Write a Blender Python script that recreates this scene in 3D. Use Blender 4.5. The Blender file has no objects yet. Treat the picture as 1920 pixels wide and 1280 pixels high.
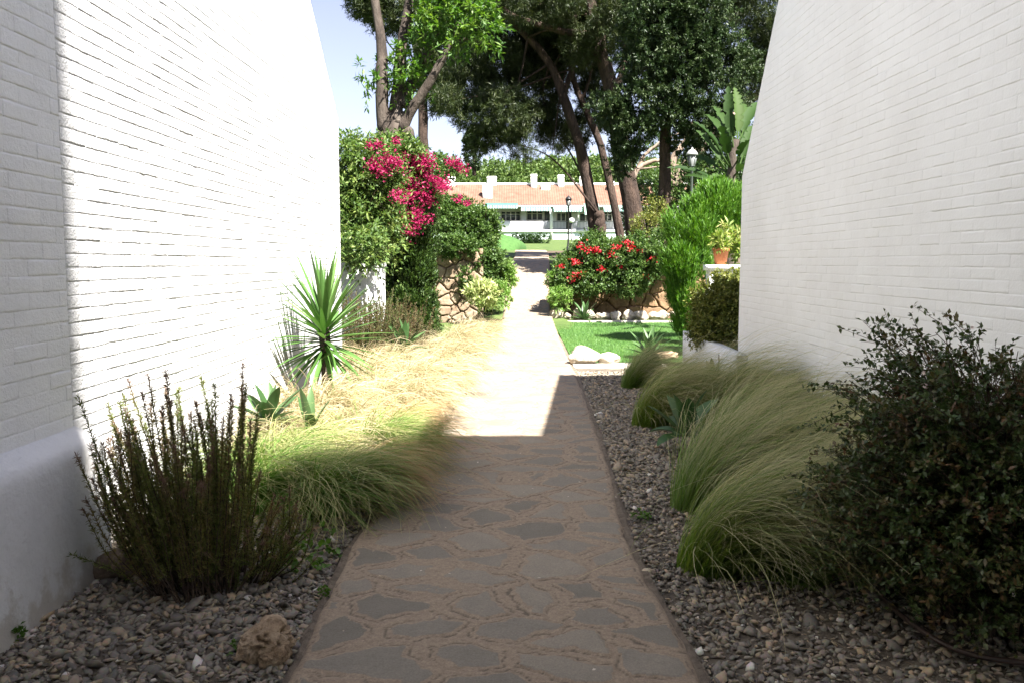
import bpy, math, random
import numpy as np
from mathutils import Vector

R = math.radians
sc = bpy.context.scene
col = sc.collection
PI = math.pi

# ------------------------------------------------------------------ mesh helpers
def norm(a):
    return a / np.maximum(np.linalg.norm(a, axis=-1, keepdims=True), 1e-9)

class MB:
    """collects numpy geometry, then links it as ONE mesh object"""
    def __init__(self):
        self.v = []; self.q = []; self.t = []; self.a = []; self.b = []; self.n = 0
    def add(self, V, quads=None, tris=None, a=0.5, b=0.0):
        V = np.asarray(V, dtype=np.float64).reshape(-1, 3)
        m = len(V)
        self.v.append(V)
        self.a.append(np.broadcast_to(np.asarray(a, dtype=np.float64), (m,)) if np.ndim(a) else np.full(m, a))
        self.b.append(np.broadcast_to(np.asarray(b, dtype=np.float64), (m,)) if np.ndim(b) else np.full(m, b))
        if quads is not None and len(quads): self.q.append(np.asarray(quads, dtype=np.int64) + self.n)
        if tris is not None and len(tris): self.t.append(np.asarray(tris, dtype=np.int64) + self.n)
        self.n += m
        return self
    def box(self, x0, x1, y0, y1, z0, z1, a=0.5):
        V = [(x, y, z) for x in (x0, x1) for y in (y0, y1) for z in (z0, z1)]
        return self.add(V, quads=[(0,1,3,2),(4,6,7,5),(0,4,5,1),(2,3,7,6),(0,2,6,4),(1,5,7,3)], a=a)
    def build(self, name, mat, parent=None, smooth=False):
        V = np.concatenate(self.v)
        Q = np.concatenate(self.q) if self.q else np.zeros((0, 4), np.int64)
        T = np.concatenate(self.t) if self.t else np.zeros((0, 3), np.int64)
        me = bpy.data.meshes.new(name)
        me.vertices.add(len(V))
        me.vertices.foreach_set('co', V.astype(np.float32).ravel())
        loops = np.concatenate([Q.ravel(), T.ravel()]).astype(np.int32)
        me.loops.add(len(loops))
        me.loops.foreach_set('vertex_index', loops)
        starts = np.concatenate([np.arange(len(Q)) * 4, len(Q) * 4 + np.arange(len(T)) * 3]).astype(np.int32)
        me.polygons.add(len(starts))
        me.polygons.foreach_set('loop_start', starts)
        me.update(calc_edges=True)
        me.validate()
        for nm, arr in (('tint', self.a), ('along', self.b)):
            at = me.attributes.new(nm, 'FLOAT', 'POINT')
            at.data.foreach_set('value', np.concatenate(arr).astype(np.float32))
        if smooth:
            me.polygons.foreach_set('use_smooth', np.ones(len(starts), dtype=bool))
        me.materials.append(mat)
        o = bpy.data.objects.new(name, me)
        col.objects.link(o)
        if parent is not None: o.parent = parent
        return o

def tag(o, label, cat, group=None, kind=None):
    o['label'] = label; o['category'] = cat
    if group: o['group'] = group
    if kind: o['kind'] = kind
    return o

def thing(name, label, cat, loc=(0, 0, 0), group=None):
    o = bpy.data.objects.new(name, None)
    o.empty_display_size = 0.1
    col.objects.link(o)
    o.location = loc
    return tag(o, label, cat, group)

def copy_tree(o, parent=None):
    c = o.copy(); col.objects.link(c)
    if parent is not None: c.parent = parent
    for ch in list(o.children): copy_tree(ch, c)
    return c

def vnoise(x, y, seed=0):
    """smooth 2-D value noise in 0..1"""
    x = np.asarray(x, float); y = np.asarray(y, float)
    xi = np.floor(x).astype(np.int64); yi = np.floor(y).astype(np.int64)
    fx = x - xi; fy = y - yi
    fx = fx * fx * (3 - 2 * fx); fy = fy * fy * (3 - 2 * fy)
    def h(a, b):
        n = (a * 374761393 + b * 668265263 + seed * 1442695041) & 0xffffffff
        n = ((n ^ (n >> 13)) * 1274126177) & 0xffffffff
        return ((n ^ (n >> 16)) & 0xffff) / 65535.0
    return (h(xi, yi) * (1 - fx) + h(xi + 1, yi) * fx) * (1 - fy) + (h(xi, yi + 1) * (1 - fx) + h(xi + 1, yi + 1) * fx) * fy

def fbm(x, y, seed=0, oct=4):
    s = 0; a = 0.5
    for i in range(oct):
        s = s + a * vnoise(x * 2 ** i, y * 2 ** i, seed + i * 17); a *= 0.5
    return s

def sstep(a, b, x):
    t = np.clip((x - a) / (b - a), 0, 1)
    return t * t * (3 - 2 * t)

# ------------------------------------------------------------------ camera
F = 1600.0; CAMZ = 1.5
pitch = math.atan(147 / F); yaw = math.atan(5 / F)
cam_d = bpy.data.cameras.new('camera'); cam = bpy.data.objects.new('camera', cam_d); col.objects.link(cam)
cam_d.sensor_width = 36; cam_d.lens = F / 1920 * 36; cam_d.clip_end = 2000; cam_d.clip_start = 0.05
cam.location = (0, 0, CAMZ); cam.rotation_euler = (PI / 2 - pitch, 0, yaw)
sc.camera = cam

def at(px, py, d):
    """the point of the place at depth d that the photograph shows at (px, py)"""
    u = (px - 960) / F; v = (640 - py) / F
    cp, sp = math.cos(pitch), math.sin(pitch)
    x, y, z = u, cp + v * sp, -sp + v * cp
    cy, sy = math.cos(yaw), math.sin(yaw)
    x, y = x * cy - y * sy, x * sy + y * cy
    k = d / y
    return np.array([x * k, d, CAMZ + z * k])

def gnd(px, py, z=0.0):
    p = at(px, py, 1.0)
    return at(px, py, (z - CAMZ) / (p[2] - CAMZ))

# ------------------------------------------------------------------ materials
def nt(name):
    m = bpy.data.materials.new(name); m.use_nodes = True
    t = m.node_tree; t.nodes.clear()
    out = t.nodes.new('ShaderNodeOutputMaterial')
    return m, t, out

def N(t, typ, **kw):
    n = t.nodes.new(typ)
    for k, v in kw.items():
        if k.startswith('i_'):
            key = k[2:]
            n.inputs[int(key) if key.isdigit() else key.replace('_', ' ')].default_value = v
        else: setattr(n, k, v)
    return n

def L(t, a, b): t.links.new(a, b)

def ramp(t, stops, interp='LINEAR'):
    r = t.nodes.new('ShaderNodeValToRGB'); r.color_ramp.interpolation = interp
    e = r.color_ramp.elements
    while len(e) < len(stops): e.new(0.5)
    for i, (p, c) in enumerate(stops):
        e[i].position = p; e[i].color = (*c, 1)
    return r

def pos(t, scale=(1, 1, 1)):
    g = N(t, 'ShaderNodeNewGeometry')
    mp = N(t, 'ShaderNodeMapping'); mp.inputs['Scale'].default_value = scale
    L(t, g.outputs['Position'], mp.inputs['Vector'])
    return mp.outputs['Vector']

def rough_mat(name, c1, c2, scale=8.0, rough=0.85, bump=0.3, bscale=None, detail=6, c3=None, coords=(1, 1, 1), spec=0.3, bdist=0.02):
    """two- or three-tone noise colour with a noise bump"""
    m, t, out = nt(name)
    b = N(t, 'ShaderNodeBsdfPrincipled'); b.inputs['Roughness'].default_value = rough
    b.inputs['Specular IOR Level'].default_value = spec
    v = pos(t, coords)
    n = N(t, 'ShaderNodeTexNoise', i_Scale=scale, i_Detail=detail, i_Roughness=0.6); L(t, v, n.inputs['Vector'])
    st = [(0.35, c1), (0.65, c2)] if c3 is None else [(0.3, c1), (0.5, c2), (0.7, c3)]
    r = ramp(t, st); L(t, n.outputs['Fac'], r.inputs['Fac']); L(t, r.outputs['Color'], b.inputs['Base Color'])
    if bump:
        n2 = N(t, 'ShaderNodeTexNoise', i_Scale=bscale or scale * 4, i_Detail=6.0, i_Roughness=0.65); L(t, v, n2.inputs['Vector'])
        bp = N(t, 'ShaderNodeBump', i_Strength=bump, i_Distance=bdist); L(t, n2.outputs['Fac'], bp.inputs['Height'])
        L(t, bp.outputs['Normal'], b.inputs['Normal'])
    L(t, b.outputs['BSDF'], out.inputs['Surface'])
    return m

def leaf_mat(name, ca, cb, cc=None, trans=0.35, rough=0.5, tipcol=None, spec=0.35, tip0=0.35, tip1=0.8):
    """leaf colour varies leaf by leaf (attribute tint) and, if tipcol, along the blade (attribute along)"""
    m, t, out = nt(name)
    at_ = N(t, 'ShaderNodeAttribute', attribute_name='tint')
    st = [(0.0, ca), (1.0, cb)] if cc is None else [(0.0, ca), (0.5, cb), (1.0, cc)]
    r = ramp(t, st); L(t, at_.outputs['Fac'], r.inputs['Fac'])
    c = r.outputs['Color']
    if tipcol is not None:
        al = N(t, 'ShaderNodeAttribute', attribute_name='along')
        rr = ramp(t, [(tip0, (0, 0, 0)), (tip1, (1, 1, 1))]); L(t, al.outputs['Fac'], rr.inputs['Fac'])
        mx = N(t, 'ShaderNodeMix', data_type='RGBA'); L(t, rr.outputs['Color'], mx.inputs[0])
        L(t, c, mx.inputs[6]); mx.inputs[7].default_value = (*tipcol, 1)
        c = mx.outputs[2]
    b = N(t, 'ShaderNodeBsdfPrincipled'); b.inputs['Roughness'].default_value = rough
    b.inputs['Specular IOR Level'].default_value = spec
    L(t, c, b.inputs['Base Color'])
    tr = N(t, 'ShaderNodeBsdfTranslucent')
    hs = N(t, 'ShaderNodeHueSaturation', i_Saturation=1.15, i_Value=1.25); L(t, c, hs.inputs['Color']); L(t, hs.outputs['Color'], tr.inputs['Color'])
    mi = N(t, 'ShaderNodeMixShader', i_0=trans); L(t, b.outputs['BSDF'], mi.inputs[1]); L(t, tr.outputs['BSDF'], mi.inputs[2])
    L(t, mi.outputs['Shader'], out.inputs['Surface'])
    return m

def plain_mat(name, c, rough=0.6, spec=0.4, metal=0.0, var=0.08):
    return rough_mat(name, tuple(x * (1 - var) for x in c), c, scale=3.0, rough=rough, bump=0.05, spec=spec)

M = {}
def white_paint(name, base, dirt, bump, bscale=60):
    m, t, out = nt(name)
    b = N(t, 'ShaderNodeBsdfPrincipled'); b.inputs['Roughness'].default_value = 0.75; b.inputs['Specular IOR Level'].default_value = 0.25
    v = pos(t)
    n = N(t, 'ShaderNodeTexNoise', i_Scale=1.3, i_Detail=8.0, i_Roughness=0.7); L(t, v, n.inputs['Vector'])
    r = ramp(t, [(0.3, dirt), (0.62, base)]); L(t, n.outputs['Fac'], r.inputs['Fac'])
    L(t, r.outputs['Color'], b.inputs['Base Color'])
    # faint splash marks low down, broken up by noise
    sx = N(t, 'ShaderNodeSeparateXYZ'); L(t, v, sx.inputs[0])
    nz = N(t, 'ShaderNodeTexNoise', i_Scale=5.0, i_Detail=7.0, i_Roughness=0.7); L(t, v, nz.inputs['Vector'])
    mz = N(t, 'ShaderNodeMath', operation='MULTIPLY_ADD'); L(t, nz.outputs['Fac'], mz.inputs[0]); mz.inputs[1].default_value = -.9; L(t, sx.outputs[2], mz.inputs[2])
    rz = ramp(t, [(.0, (.76, .72, .66)), (.12, (1, 1, 1))]); 
    az = N(t, 'ShaderNodeMath', operation='ADD'); L(t, mz.outputs[0], az.inputs[0]); az.inputs[1].default_value = .36; L(t, az.outputs[0], rz.inputs['Fac'])
    mxz = N(t, 'ShaderNodeMix', data_type='RGBA', blend_type='MULTIPLY'); mxz.inputs[0].default_value = 1.0; L(t, r.outputs['Color'], mxz.inputs[6]); L(t, rz.outputs['Color'], mxz.inputs[7]); L(t, mxz.outputs[2], b.inputs['Base Color'])
    n2 = N(t, 'ShaderNodeTexNoise', i_Scale=bscale, i_Detail=6.0, i_Roughness=0.6); L(t, v, n2.inputs['Vector'])
    n3 = N(t, 'ShaderNodeTexNoise', i_Scale=bscale / 6, i_Detail=4.0); L(t, v, n3.inputs['Vector'])
    ad = N(t, 'ShaderNodeMath', operation='ADD'); L(t, n2.outputs['Fac'], ad.inputs[0]); L(t, n3.outputs['Fac'], ad.inputs[1])
    bp = N(t, 'ShaderNodeBump', i_Strength=bump, i_Distance=0.008); L(t, ad.outputs['Value'], bp.inputs['Height'])
    L(t, bp.outputs['Normal'], b.inputs['Normal'])
    L(t, b.outputs['BSDF'], out.inputs['Surface'])
    return m
M['wall'] = white_paint('white_brick_paint', (.64, .64, .645), (.52, .52, .53), 1.0, 75)
M['wall_smooth'] = white_paint('white_smooth_paint', (.725, .73, .73), (.66, .66, .655), 0.3)
M['pier'] = white_paint('white_pier_paint', (.82, .815, .81), (.75, .745, .74), 0.6, 75)
M['render'] = white_paint('white_render', (.74, .735, .735), (.60, .595, .595), 0.9, 28)
M['far_white'] = plain_mat('far_white_wall', (.78, .78, .77), 0.8, var=.04)
M['soil'] = rough_mat('bed_soil', (.05, .04, .03), (.11, .09, .068), 9, 0.95, 0.8, 40, c3=(.16, .135, .10))
M['terrain'] = rough_mat('terrain_grass', (.035, .06, .014), (.06, .095, .022), 1.3, 0.9, 0.5, 30, c3=(.085, .12, .03))
M['litter'] = rough_mat('needle_litter', (.06, .045, .03), (.10, .075, .05), 1.5, 0.95, 0.5, 30)
M['lawn'] = rough_mat('lawn_turf', (.035, .085, .02), (.05, .115, .028), 5, 0.9, 0.5, 80)
M['bark'] = rough_mat('pine_bark', (.018, .011, .009), (.046, .03, .023), 5, 0.9, 1.0, 14, c3=(.085, .056, .043), coords=(1, 1, .3), bdist=.12)
M['bark_grey'] = rough_mat('grey_bark', (.022, .017, .014), (.055, .042, .034), 6, 0.9, 1.0, 16, c3=(.09, .075, .062), coords=(1, 1, .3), bdist=.05)
M['bark_pale'] = rough_mat('pale_bark', (.16, .12, .09), (.26, .20, .16), 5, 0.9, 0.8, 14, coords=(1, 1, .4))
M['twig'] = rough_mat('brown_twig', (.045, .03, .02), (.085, .058, .038), 20, 0.85, 0.4)
M['rock'] = rough_mat('pale_limestone', (.18, .145, .11), (.36, .315, .25), 7, 0.9, 1.0, 22, c3=(.50, .45, .38))
M['rock_tan'] = rough_mat('tan_pitted_rock', (.20, .135, .082), (.40, .29, .19), 14, 0.9, 1.2, 45, c3=(.52, .40, .28))
M['rock_brown'] = rough_mat('brown_rock', (.10, .07, .05), (.19, .14, .10), 9, 0.9, 1.0, 35)
M['wallstone'] = rough_mat('sandstone', (.13, .088, .056), (.22, .16, .108), 5, 0.9, 1.0, 18, c3=(.31, .245, .18))
M['wallstone_dark'] = rough_mat('ochre_sandstone', (.13, .08, .045), (.24, .15, .085), 5, 0.9, 1.0, 18)
M['mortar_dark'] = rough_mat('wall_core', (.05, .04, .03), (.09, .07, .055), 6, 0.95, 0.6)
M['kerb'] = rough_mat('kerb_concrete', (.42, .38, .32), (.52, .48, .41), 6, 0.9, 0.5)
M['terracotta'] = rough_mat('terracotta', (.36, .13, .05), (.48, .18, .075), 6, 0.8, 0.2)
M['roof'] = rough_mat('clay_tiles', (.115, .056, .038), (.145, .075, .052), 1.6, 0.85, 0.2, c3=(.17, .098, .07))
M['fascia'] = plain_mat('grey_fascia', (.33, .33, .34), .8)
M['awning'] = plain_mat('teal_awning', (.07, .19, .17), .9)
M['awning_pale'] = plain_mat('mint_awning', (.22, .36, .29), .9)
M['stripe'] = plain_mat('awning_stripe', (.70, .74, .72), .9)
m_, t_, o__ = nt('striped_valance'); b_ = N(t_, 'ShaderNodeBsdfPrincipled', i_Roughness=.9)
g_ = N(t_, 'ShaderNodeNewGeometry'); sp_ = N(t_, 'ShaderNodeSeparateXYZ'); L(t_, g_.outputs['Position'], sp_.inputs[0])
mm_ = N(t_, 'ShaderNodeMath', operation='MULTIPLY'); mm_.inputs[1].default_value = 3.6; L(t_, sp_.outputs[0], mm_.inputs[0])
fr_ = N(t_, 'ShaderNodeMath', operation='FRACT'); L(t_, mm_.outputs[0], fr_.inputs[0])
rr_ = ramp(t_, [(.0, (.07, .19, .17)), (.5, (.45, .50, .48))], 'CONSTANT'); L(t_, fr_.outputs[0], rr_.inputs['Fac']); L(t_, rr_.outputs['Color'], b_.inputs['Base Color']); L(t_, b_.outputs[0], o__.inputs['Surface']); M['striped'] = m_
M['frame'] = plain_mat('window_frame', (.50, .48, .44), .5)
M['pane'] = plain_mat('window_glass', (.05, .055, .06), .08, spec=.6)
M['mint'] = plain_mat('mint_wall', (.60, .72, .66), .8)
M['rail'] = plain_mat('grey_rail', (.20, .21, .24), .5)
M['iron'] = plain_mat('black_iron', (.014, .014, .015), .4)
M['lampgrey'] = plain_mat('grey_iron', (.10, .115, .11), .5)
M['lampglass'] = plain_mat('milky_glass', (.16, .17, .165), .25)
M['white_metal'] = plain_mat('white_enamel', (.70, .70, .69), .4)
M['lampcap'] = plain_mat('pale_grey_enamel', (.30, .31, .305), .5)
M['hose'] = plain_mat('brown_hose', (.05, .03, .022), .5)

M['feather'] = leaf_mat('feather_grass', (.07, .115, .02), (.145, .155, .045), (.25, .215, .10), trans=.4, rough=.55, tipcol=(.50, .42, .275), tip0=.2, tip1=.66)
M['feather_green'] = leaf_mat('green_feather_grass', (.07, .15, .018), (.115, .195, .03), (.19, .235, .055), trans=.4, rough=.55, tipcol=(.46, .42, .24), tip0=.30, tip1=.8)
M['feather_fresh'] = leaf_mat('fresh_feather_grass', (.05, .15, .016), (.09, .20, .028), (.17, .25, .055), trans=.4, rough=.55, tipcol=(.44, .40, .20), tip0=.48, tip1=1.0)
M['feather_red'] = leaf_mat('reddish_feather_grass', (.16, .13, .035), (.26, .20, .07), (.34, .25, .11), trans=.4, rough=.55, tipcol=(.46, .31, .18), tip0=.2, tip1=.7)
M['rosemary'] = leaf_mat('rosemary', (.085, .12, .026), (.14, .15, .04), (.22, .15, .065), trans=.35, rough=.6, tipcol=(.18, .11, .08), tip0=.86, tip1=1.0)
M['rosemary_dry'] = leaf_mat('dry_rosemary', (.045, .07, .014), (.075, .08, .025), (.12, .065, .035), trans=.3, rough=.6)
M['yucca'] = leaf_mat('yucca_leaf', (.045, .10, .022), (.07, .15, .035), (.11, .19, .055), trans=.22, rough=.4)
M['agave'] = leaf_mat('agave_leaf', (.03, .07, .02), (.048, .10, .032), (.085, .14, .055), trans=.15, rough=.45)
M['abelia'] = leaf_mat('abelia_leaf', (.028, .056, .014), (.055, .078, .02), (.13, .062, .03), trans=.2, rough=.4)
M['abelia_flower'] = leaf_mat('abelia_flower', (.62, .50, .48), (.75, .66, .62), trans=.4)
M['shrub_mid'] = leaf_mat('mid_green_leaf', (.035, .07, .018), (.065, .12, .028), (.11, .165, .045), trans=.35)
M['shrub_jasmine'] = leaf_mat('jasmine_leaf', (.045, .085, .022), (.085, .145, .035), (.17, .22, .06), trans=.35)
M['shrub_dark'] = leaf_mat('dark_green_leaf', (.016, .038, .012), (.030, .062, .018), (.055, .095, .03), trans=.3, rough=.35)
M['shrub_bright'] = leaf_mat('bright_green_leaf', (.09, .18, .03), (.14, .25, .05), (.24, .32, .11), trans=.4)
M['variegated'] = leaf_mat('cream_edged_leaf', (.22, .30, .10), (.38, .42, .18), (.55, .54, .28), trans=.35)
M['croton'] = leaf_mat('yellow_green_leaf', (.09, .16, .03), (.18, .24, .05), (.36, .34, .14), trans=.4)
M['olive_leaf'] = leaf_mat('olive_shrub_leaf', (.07, .10, .02), (.13, .15, .03), (.22, .22, .06), trans=.3)
M['thuja'] = leaf_mat('thuja_spray', (.035, .10, .009), (.07, .17, .015), (.13, .24, .03), trans=.3)
M['cypress'] = leaf_mat('cypress_spray', (.018, .035, .012), (.032, .055, .02), (.055, .08, .03), trans=.2)
M['column'] = leaf_mat('clipped_conifer', (.018, .04, .009), (.035, .07, .014), (.07, .12, .022), trans=.25)
M['tufted'] = leaf_mat('tufted_evergreen', (.014, .03, .010), (.028, .05, .016), (.06, .085, .032), trans=.15)
M['pine'] = leaf_mat('pine_needle', (.018, .03, .010), (.032, .047, .015), (.055, .068, .022), trans=.2)
M['forest'] = leaf_mat('forest_leaf', (.045, .085, .02), (.075, .125, .03), (.12, .17, .045), trans=.25)
M['jacaranda'] = leaf_mat('pinnate_leaf', (.035, .085, .015), (.065, .135, .022), (.12, .19, .035), trans=.4)
M['banana'] = leaf_mat('banana_leaf', (.014, .034, .008), (.024, .05, .012), (.042, .072, .018), trans=.2, rough=.65, spec=.15)
M['bract'] = leaf_mat('magenta_bract', (.15, .005, .04), (.29, .013, .075), (.47, .045, .14), trans=.4)
M['rose'] = leaf_mat('red_petal', (.30, .008, .018), (.44, .016, .03), (.58, .04, .055), trans=.3)
M['lawnblade'] = leaf_mat('lawn_blade', (.06, .15, .03), (.095, .20, .045), (.16, .25, .075), trans=.3)
M['weed'] = leaf_mat('weed_leaf', (.06, .13, .02), (.10, .19, .03), trans=.35)

# gravel: each stone its own tone
def gravel_mat():
    m, t, out = nt('gravel_stone')
    b = N(t, 'ShaderNodeBsdfPrincipled'); b.inputs['Roughness'].default_value = .8; b.inputs['Specular IOR Level'].default_value = .3
    a = N(t, 'ShaderNodeAttribute', attribute_name='tint')
    r = ramp(t, [(0, (.115, .104, .089)), (.35, (.19, .17, .142)), (.62, (.27, .232, .18)), (.80, (.33, .265, .185)), (.93, (.40, .30, .19)), (1, (.60, .56, .50))])
    L(t, a.outputs['Fac'], r.inputs['Fac'])
    n = N(t, 'ShaderNodeTexNoise', i_Scale=70.0, i_Detail=5.0); L(t, pos(t), n.inputs['Vector'])
    mx = N(t, 'ShaderNodeMix', data_type='RGBA', blend_type='MULTIPLY'); mx.inputs[0].default_value = .5
    L(t, r.outputs['Color'], mx.inputs[6]); L(t, n.outputs['Color'], mx.inputs[7])
    hs = N(t, 'ShaderNodeHueSaturation', i_Saturation=1.0, i_Value=1.25); L(t, mx.outputs[2], hs.inputs['Color'])
    L(t, hs.outputs['Color'], b.inputs['Base Color'])
    L(t, b.outputs['BSDF'], out.inputs['Surface'])
    return m
M['gravel'] = gravel_mat()

# flagstones: tint = 0 mortar .. 1 stone face, along = tone of the stone
def flag_mat():
    m, t, out = nt('flagstone_path')
    b = N(t, 'ShaderNodeBsdfPrincipled'); b.inputs['Roughness'].default_value = .72; b.inputs['Specular IOR Level'].default_value = .35
    a = N(t, 'ShaderNodeAttribute', attribute_name='tint'); al = N(t, 'ShaderNodeAttribute', attribute_name='along')
    v = pos(t)
    n1 = N(t, 'ShaderNodeTexNoise', i_Scale=7.0, i_Detail=8.0, i_Roughness=.65); L(t, v, n1.inputs['Vector'])
    n2 = N(t, 'ShaderNodeTexNoise', i_Scale=45.0, i_Detail=6.0, i_Roughness=.7); L(t, v, n2.inputs['Vector'])
    sr = ramp(t, [(.0, (.155, .135, .108)), (.5, (.20, .175, .142)), (1., (.265, .225, .175))]); 
    ad = N(t, 'ShaderNodeMath', operation='MULTIPLY_ADD'); L(t, n1.outputs['Fac'], ad.inputs[0]); ad.inputs[1].default_value = .9; 
    sb = N(t, 'ShaderNodeMath', operation='SUBTRACT'); L(t, al.outputs['Fac'], sb.inputs[0]); sb.inputs[1].default_value = .45
    L(t, sb.outputs['Value'], ad.inputs[2]); L(t, ad.outputs['Value'], sr.inputs['Fac'])
    mr = ramp(t, [(.3, (.20, .15, .105)), (.55, (.28, .213, .152)), (.75, (.345, .27, .195))]); L(t, n2.outputs['Fac'], mr.inputs['Fac'])
    # ragged tan staining of the stone's rim
    e1 = N(t, 'ShaderNodeMath', operation='MULTIPLY_ADD'); L(t, n1.outputs['Fac'], e1.inputs[0]); e1.inputs[1].default_value = .5; L(t, a.outputs['Fac'], e1.inputs[2])
    er = ramp(t, [(.78, (0, 0, 0)), (.98, (1, 1, 1))]); L(t, e1.outputs['Value'], er.inputs['Fac'])
    mx = N(t, 'ShaderNodeMix', data_type='RGBA'); L(t, er.outputs['Color'], mx.inputs[0]); L(t, mr.outputs['Color'], mx.inputs[6]); L(t, sr.outputs['Color'], mx.inputs[7])
    dk = N(t, 'ShaderNodeMapRange'); L(t, a.outputs['Fac'], dk.inputs['Value']); dk.inputs['From Min'].default_value = -.9; dk.inputs['From Max'].default_value = -.05; dk.inputs['To Min'].default_value = .48; dk.inputs['To Max'].default_value = 1.0
    n4 = N(t, 'ShaderNodeTexNoise', i_Scale=130.0, i_Detail=4.0, i_Roughness=.7); L(t, v, n4.inputs['Vector'])
    sp4 = N(t, 'ShaderNodeMapRange'); L(t, n4.outputs['Fac'], sp4.inputs['Value']); sp4.inputs['From Min'].default_value = .3; sp4.inputs['From Max'].default_value = .7; sp4.inputs['To Min'].default_value = .78; sp4.inputs['To Max'].default_value = 1.2
    mm = N(t, 'ShaderNodeMath', operation='MULTIPLY'); L(t, dk.outputs[0], mm.inputs[0]); L(t, sp4.outputs[0], mm.inputs[1])
    mv = N(t, 'ShaderNodeVectorMath', operation='SCALE'); L(t, mx.outputs[2], mv.inputs[0]); L(t, mm.outputs[0], mv.inputs['Scale'])
    L(t, mv.outputs[0], b.inputs['Base Color'])
    n3 = N(t, 'ShaderNodeTexNoise', i_Scale=26.0, i_Detail=8.0, i_Roughness=.75); L(t, v, n3.inputs['Vector'])
    bp = N(t, 'ShaderNodeBump', i_Strength=.7, i_Distance=.014); L(t, n3.outputs['Fac'], bp.inputs['Height']); L(t, bp.outputs['Normal'], b.inputs['Normal'])
    L(t, b.outputs['BSDF'], out.inputs['Surface'])
    return m
M['flag'] = flag_mat()

# ------------------------------------------------------------------ light and sky
SUN = np.array([.45, -.67, 1.0]); SUN = SUN / np.linalg.norm(SUN)       # towards the sun
sl = bpy.data.lights.new('sun', 'SUN'); so = bpy.data.objects.new('sun', sl); col.objects.link(so)
sl.energy = 4.8; sl.angle = R(.53); sl.color = (1.0, .955, .88)
so.rotation_euler = Vector(tuple(-SUN)).to_track_quat('-Z', 'Y').to_euler()
so.location = (10, -12, 25)
w = bpy.data.worlds.new('World'); sc.world = w; w.use_nodes = True
wt = w.node_tree
bg = wt.nodes.get('Background') or wt.nodes.new('ShaderNodeBackground')
sky = wt.nodes.new('ShaderNodeTexSky'); sky.sky_type = 'NISHITA'; sky.sun_disc = False
sky.sun_elevation = math.asin(SUN[2]); sky.sun_rotation = math.atan2(SUN[0], SUN[1])
sky.dust_density = .6; sky.air_density = 1.0; sky.ozone_density = 4.0
hs_ = wt.nodes.new('ShaderNodeHueSaturation'); hs_.inputs['Saturation'].default_value = .62
mt_ = wt.nodes.new('ShaderNodeMix'); mt_.data_type = 'RGBA'; mt_.blend_type = 'MULTIPLY'; mt_.inputs[0].default_value = 1.0; mt_.inputs[7].default_value = (.70, .648, .70, 1)
wt.links.new(sky.outputs['Color'], hs_.inputs['Color']); wt.links.new(hs_.outputs['Color'], mt_.inputs[6]); wt.links.new(mt_.outputs[2], bg.inputs['Color']); bg.inputs['Strength'].default_value = .055
sc.view_settings.view_transform = 'Standard'; sc.view_settings.look = 'None'
sc.view_settings.exposure = 2.56; sc.view_settings.gamma = 1.0
sc.cycles.use_denoising = True
sc.cycles.max_bounces = 8; sc.cycles.diffuse_bounces = 5; sc.cycles.transmission_bounces = 4; sc.cycles.transparent_max_bounces = 4
sc.cycles.caustics_reflective = False; sc.cycles.caustics_refractive = False
sc.cycles.sample_clamp_indirect = 6

# ------------------------------------------------------------------ terrain
PY = [-30, 17, 23, 27, 30, 93, 112, 150, 200, 400]
PZ = [0, 0, .15, .96, 1.52, 4.0, 5.0, 12.0, 16, 16]
def prof(y): return np.interp(y, PY, PZ)
LY = [-8, 2, 3.05, 4.3, 6.5, 9, 11.2, 16.3, 24, 27, 30, 40, 46]
LX = [-.8, -.8, -.81, -.87, -.75, -.6, -.48, -.36, -.3, -.2, -.1, .05, .0]
RY = [-8, 2, 3.05, 3.6, 4.3, 5.1, 6.2, 7.2, 11.2, 16.3, 24, 27, 30, 40, 46]
RX = [.72, .7, .68, .65, .62, .64, .70, .735, .84, .89, .99, 1.1, 1.22, 1.6, 1.7]
def pl(y): return np.interp(y, LY, LX)
def pr(y): return np.interp(y, RY, RX)
def terrace(x, y):
    base = np.where(y < 23.45, np.minimum(.02, prof(y)), np.maximum(prof(y), 1.5))
    t = np.maximum(sstep(.25, .75, pl(y) - x), sstep(.25, .75, x - pr(y)))
    return prof(y) * (1 - t) + base * t - .0

def terrain_grid(xs, ys, dz=0.0):
    X, Y = np.meshgrid(xs, ys)
    Z = terrace(X, Y) + dz
    V = np.stack([X, Y, Z], -1).reshape(-1, 3)
    nx, ny = len(xs), len(ys)
    i = np.arange(ny - 1)[:, None] * nx + np.arange(nx - 1)[None]
    q = np.stack([i, i + 1, i + 1 + nx, i + nx], -1).reshape(-1, 4)
    return V, q
xs = np.concatenate([[-300, -120, -60, -30, -18, -12], np.arange(-9, 9.1, .3), [12, 18, 30, 60, 120, 300]])
ys = np.concatenate([[-30, -15, -8], np.arange(-5, 22.9, .6), np.arange(23, 24.2, .15), np.arange(24.6, 34, .6), np.arange(36, 112, 4), [112, 120, 130, 150, 175, 200, 400]])
mb = MB(); V, q = terrain_grid(xs, ys, -.03)
mb.add(V, q)
ground = mb.build('ground', M['terrain'], smooth=True)
tag(ground, 'green sloping ground rising towards the white row house', 'ground', kind='structure')
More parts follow.
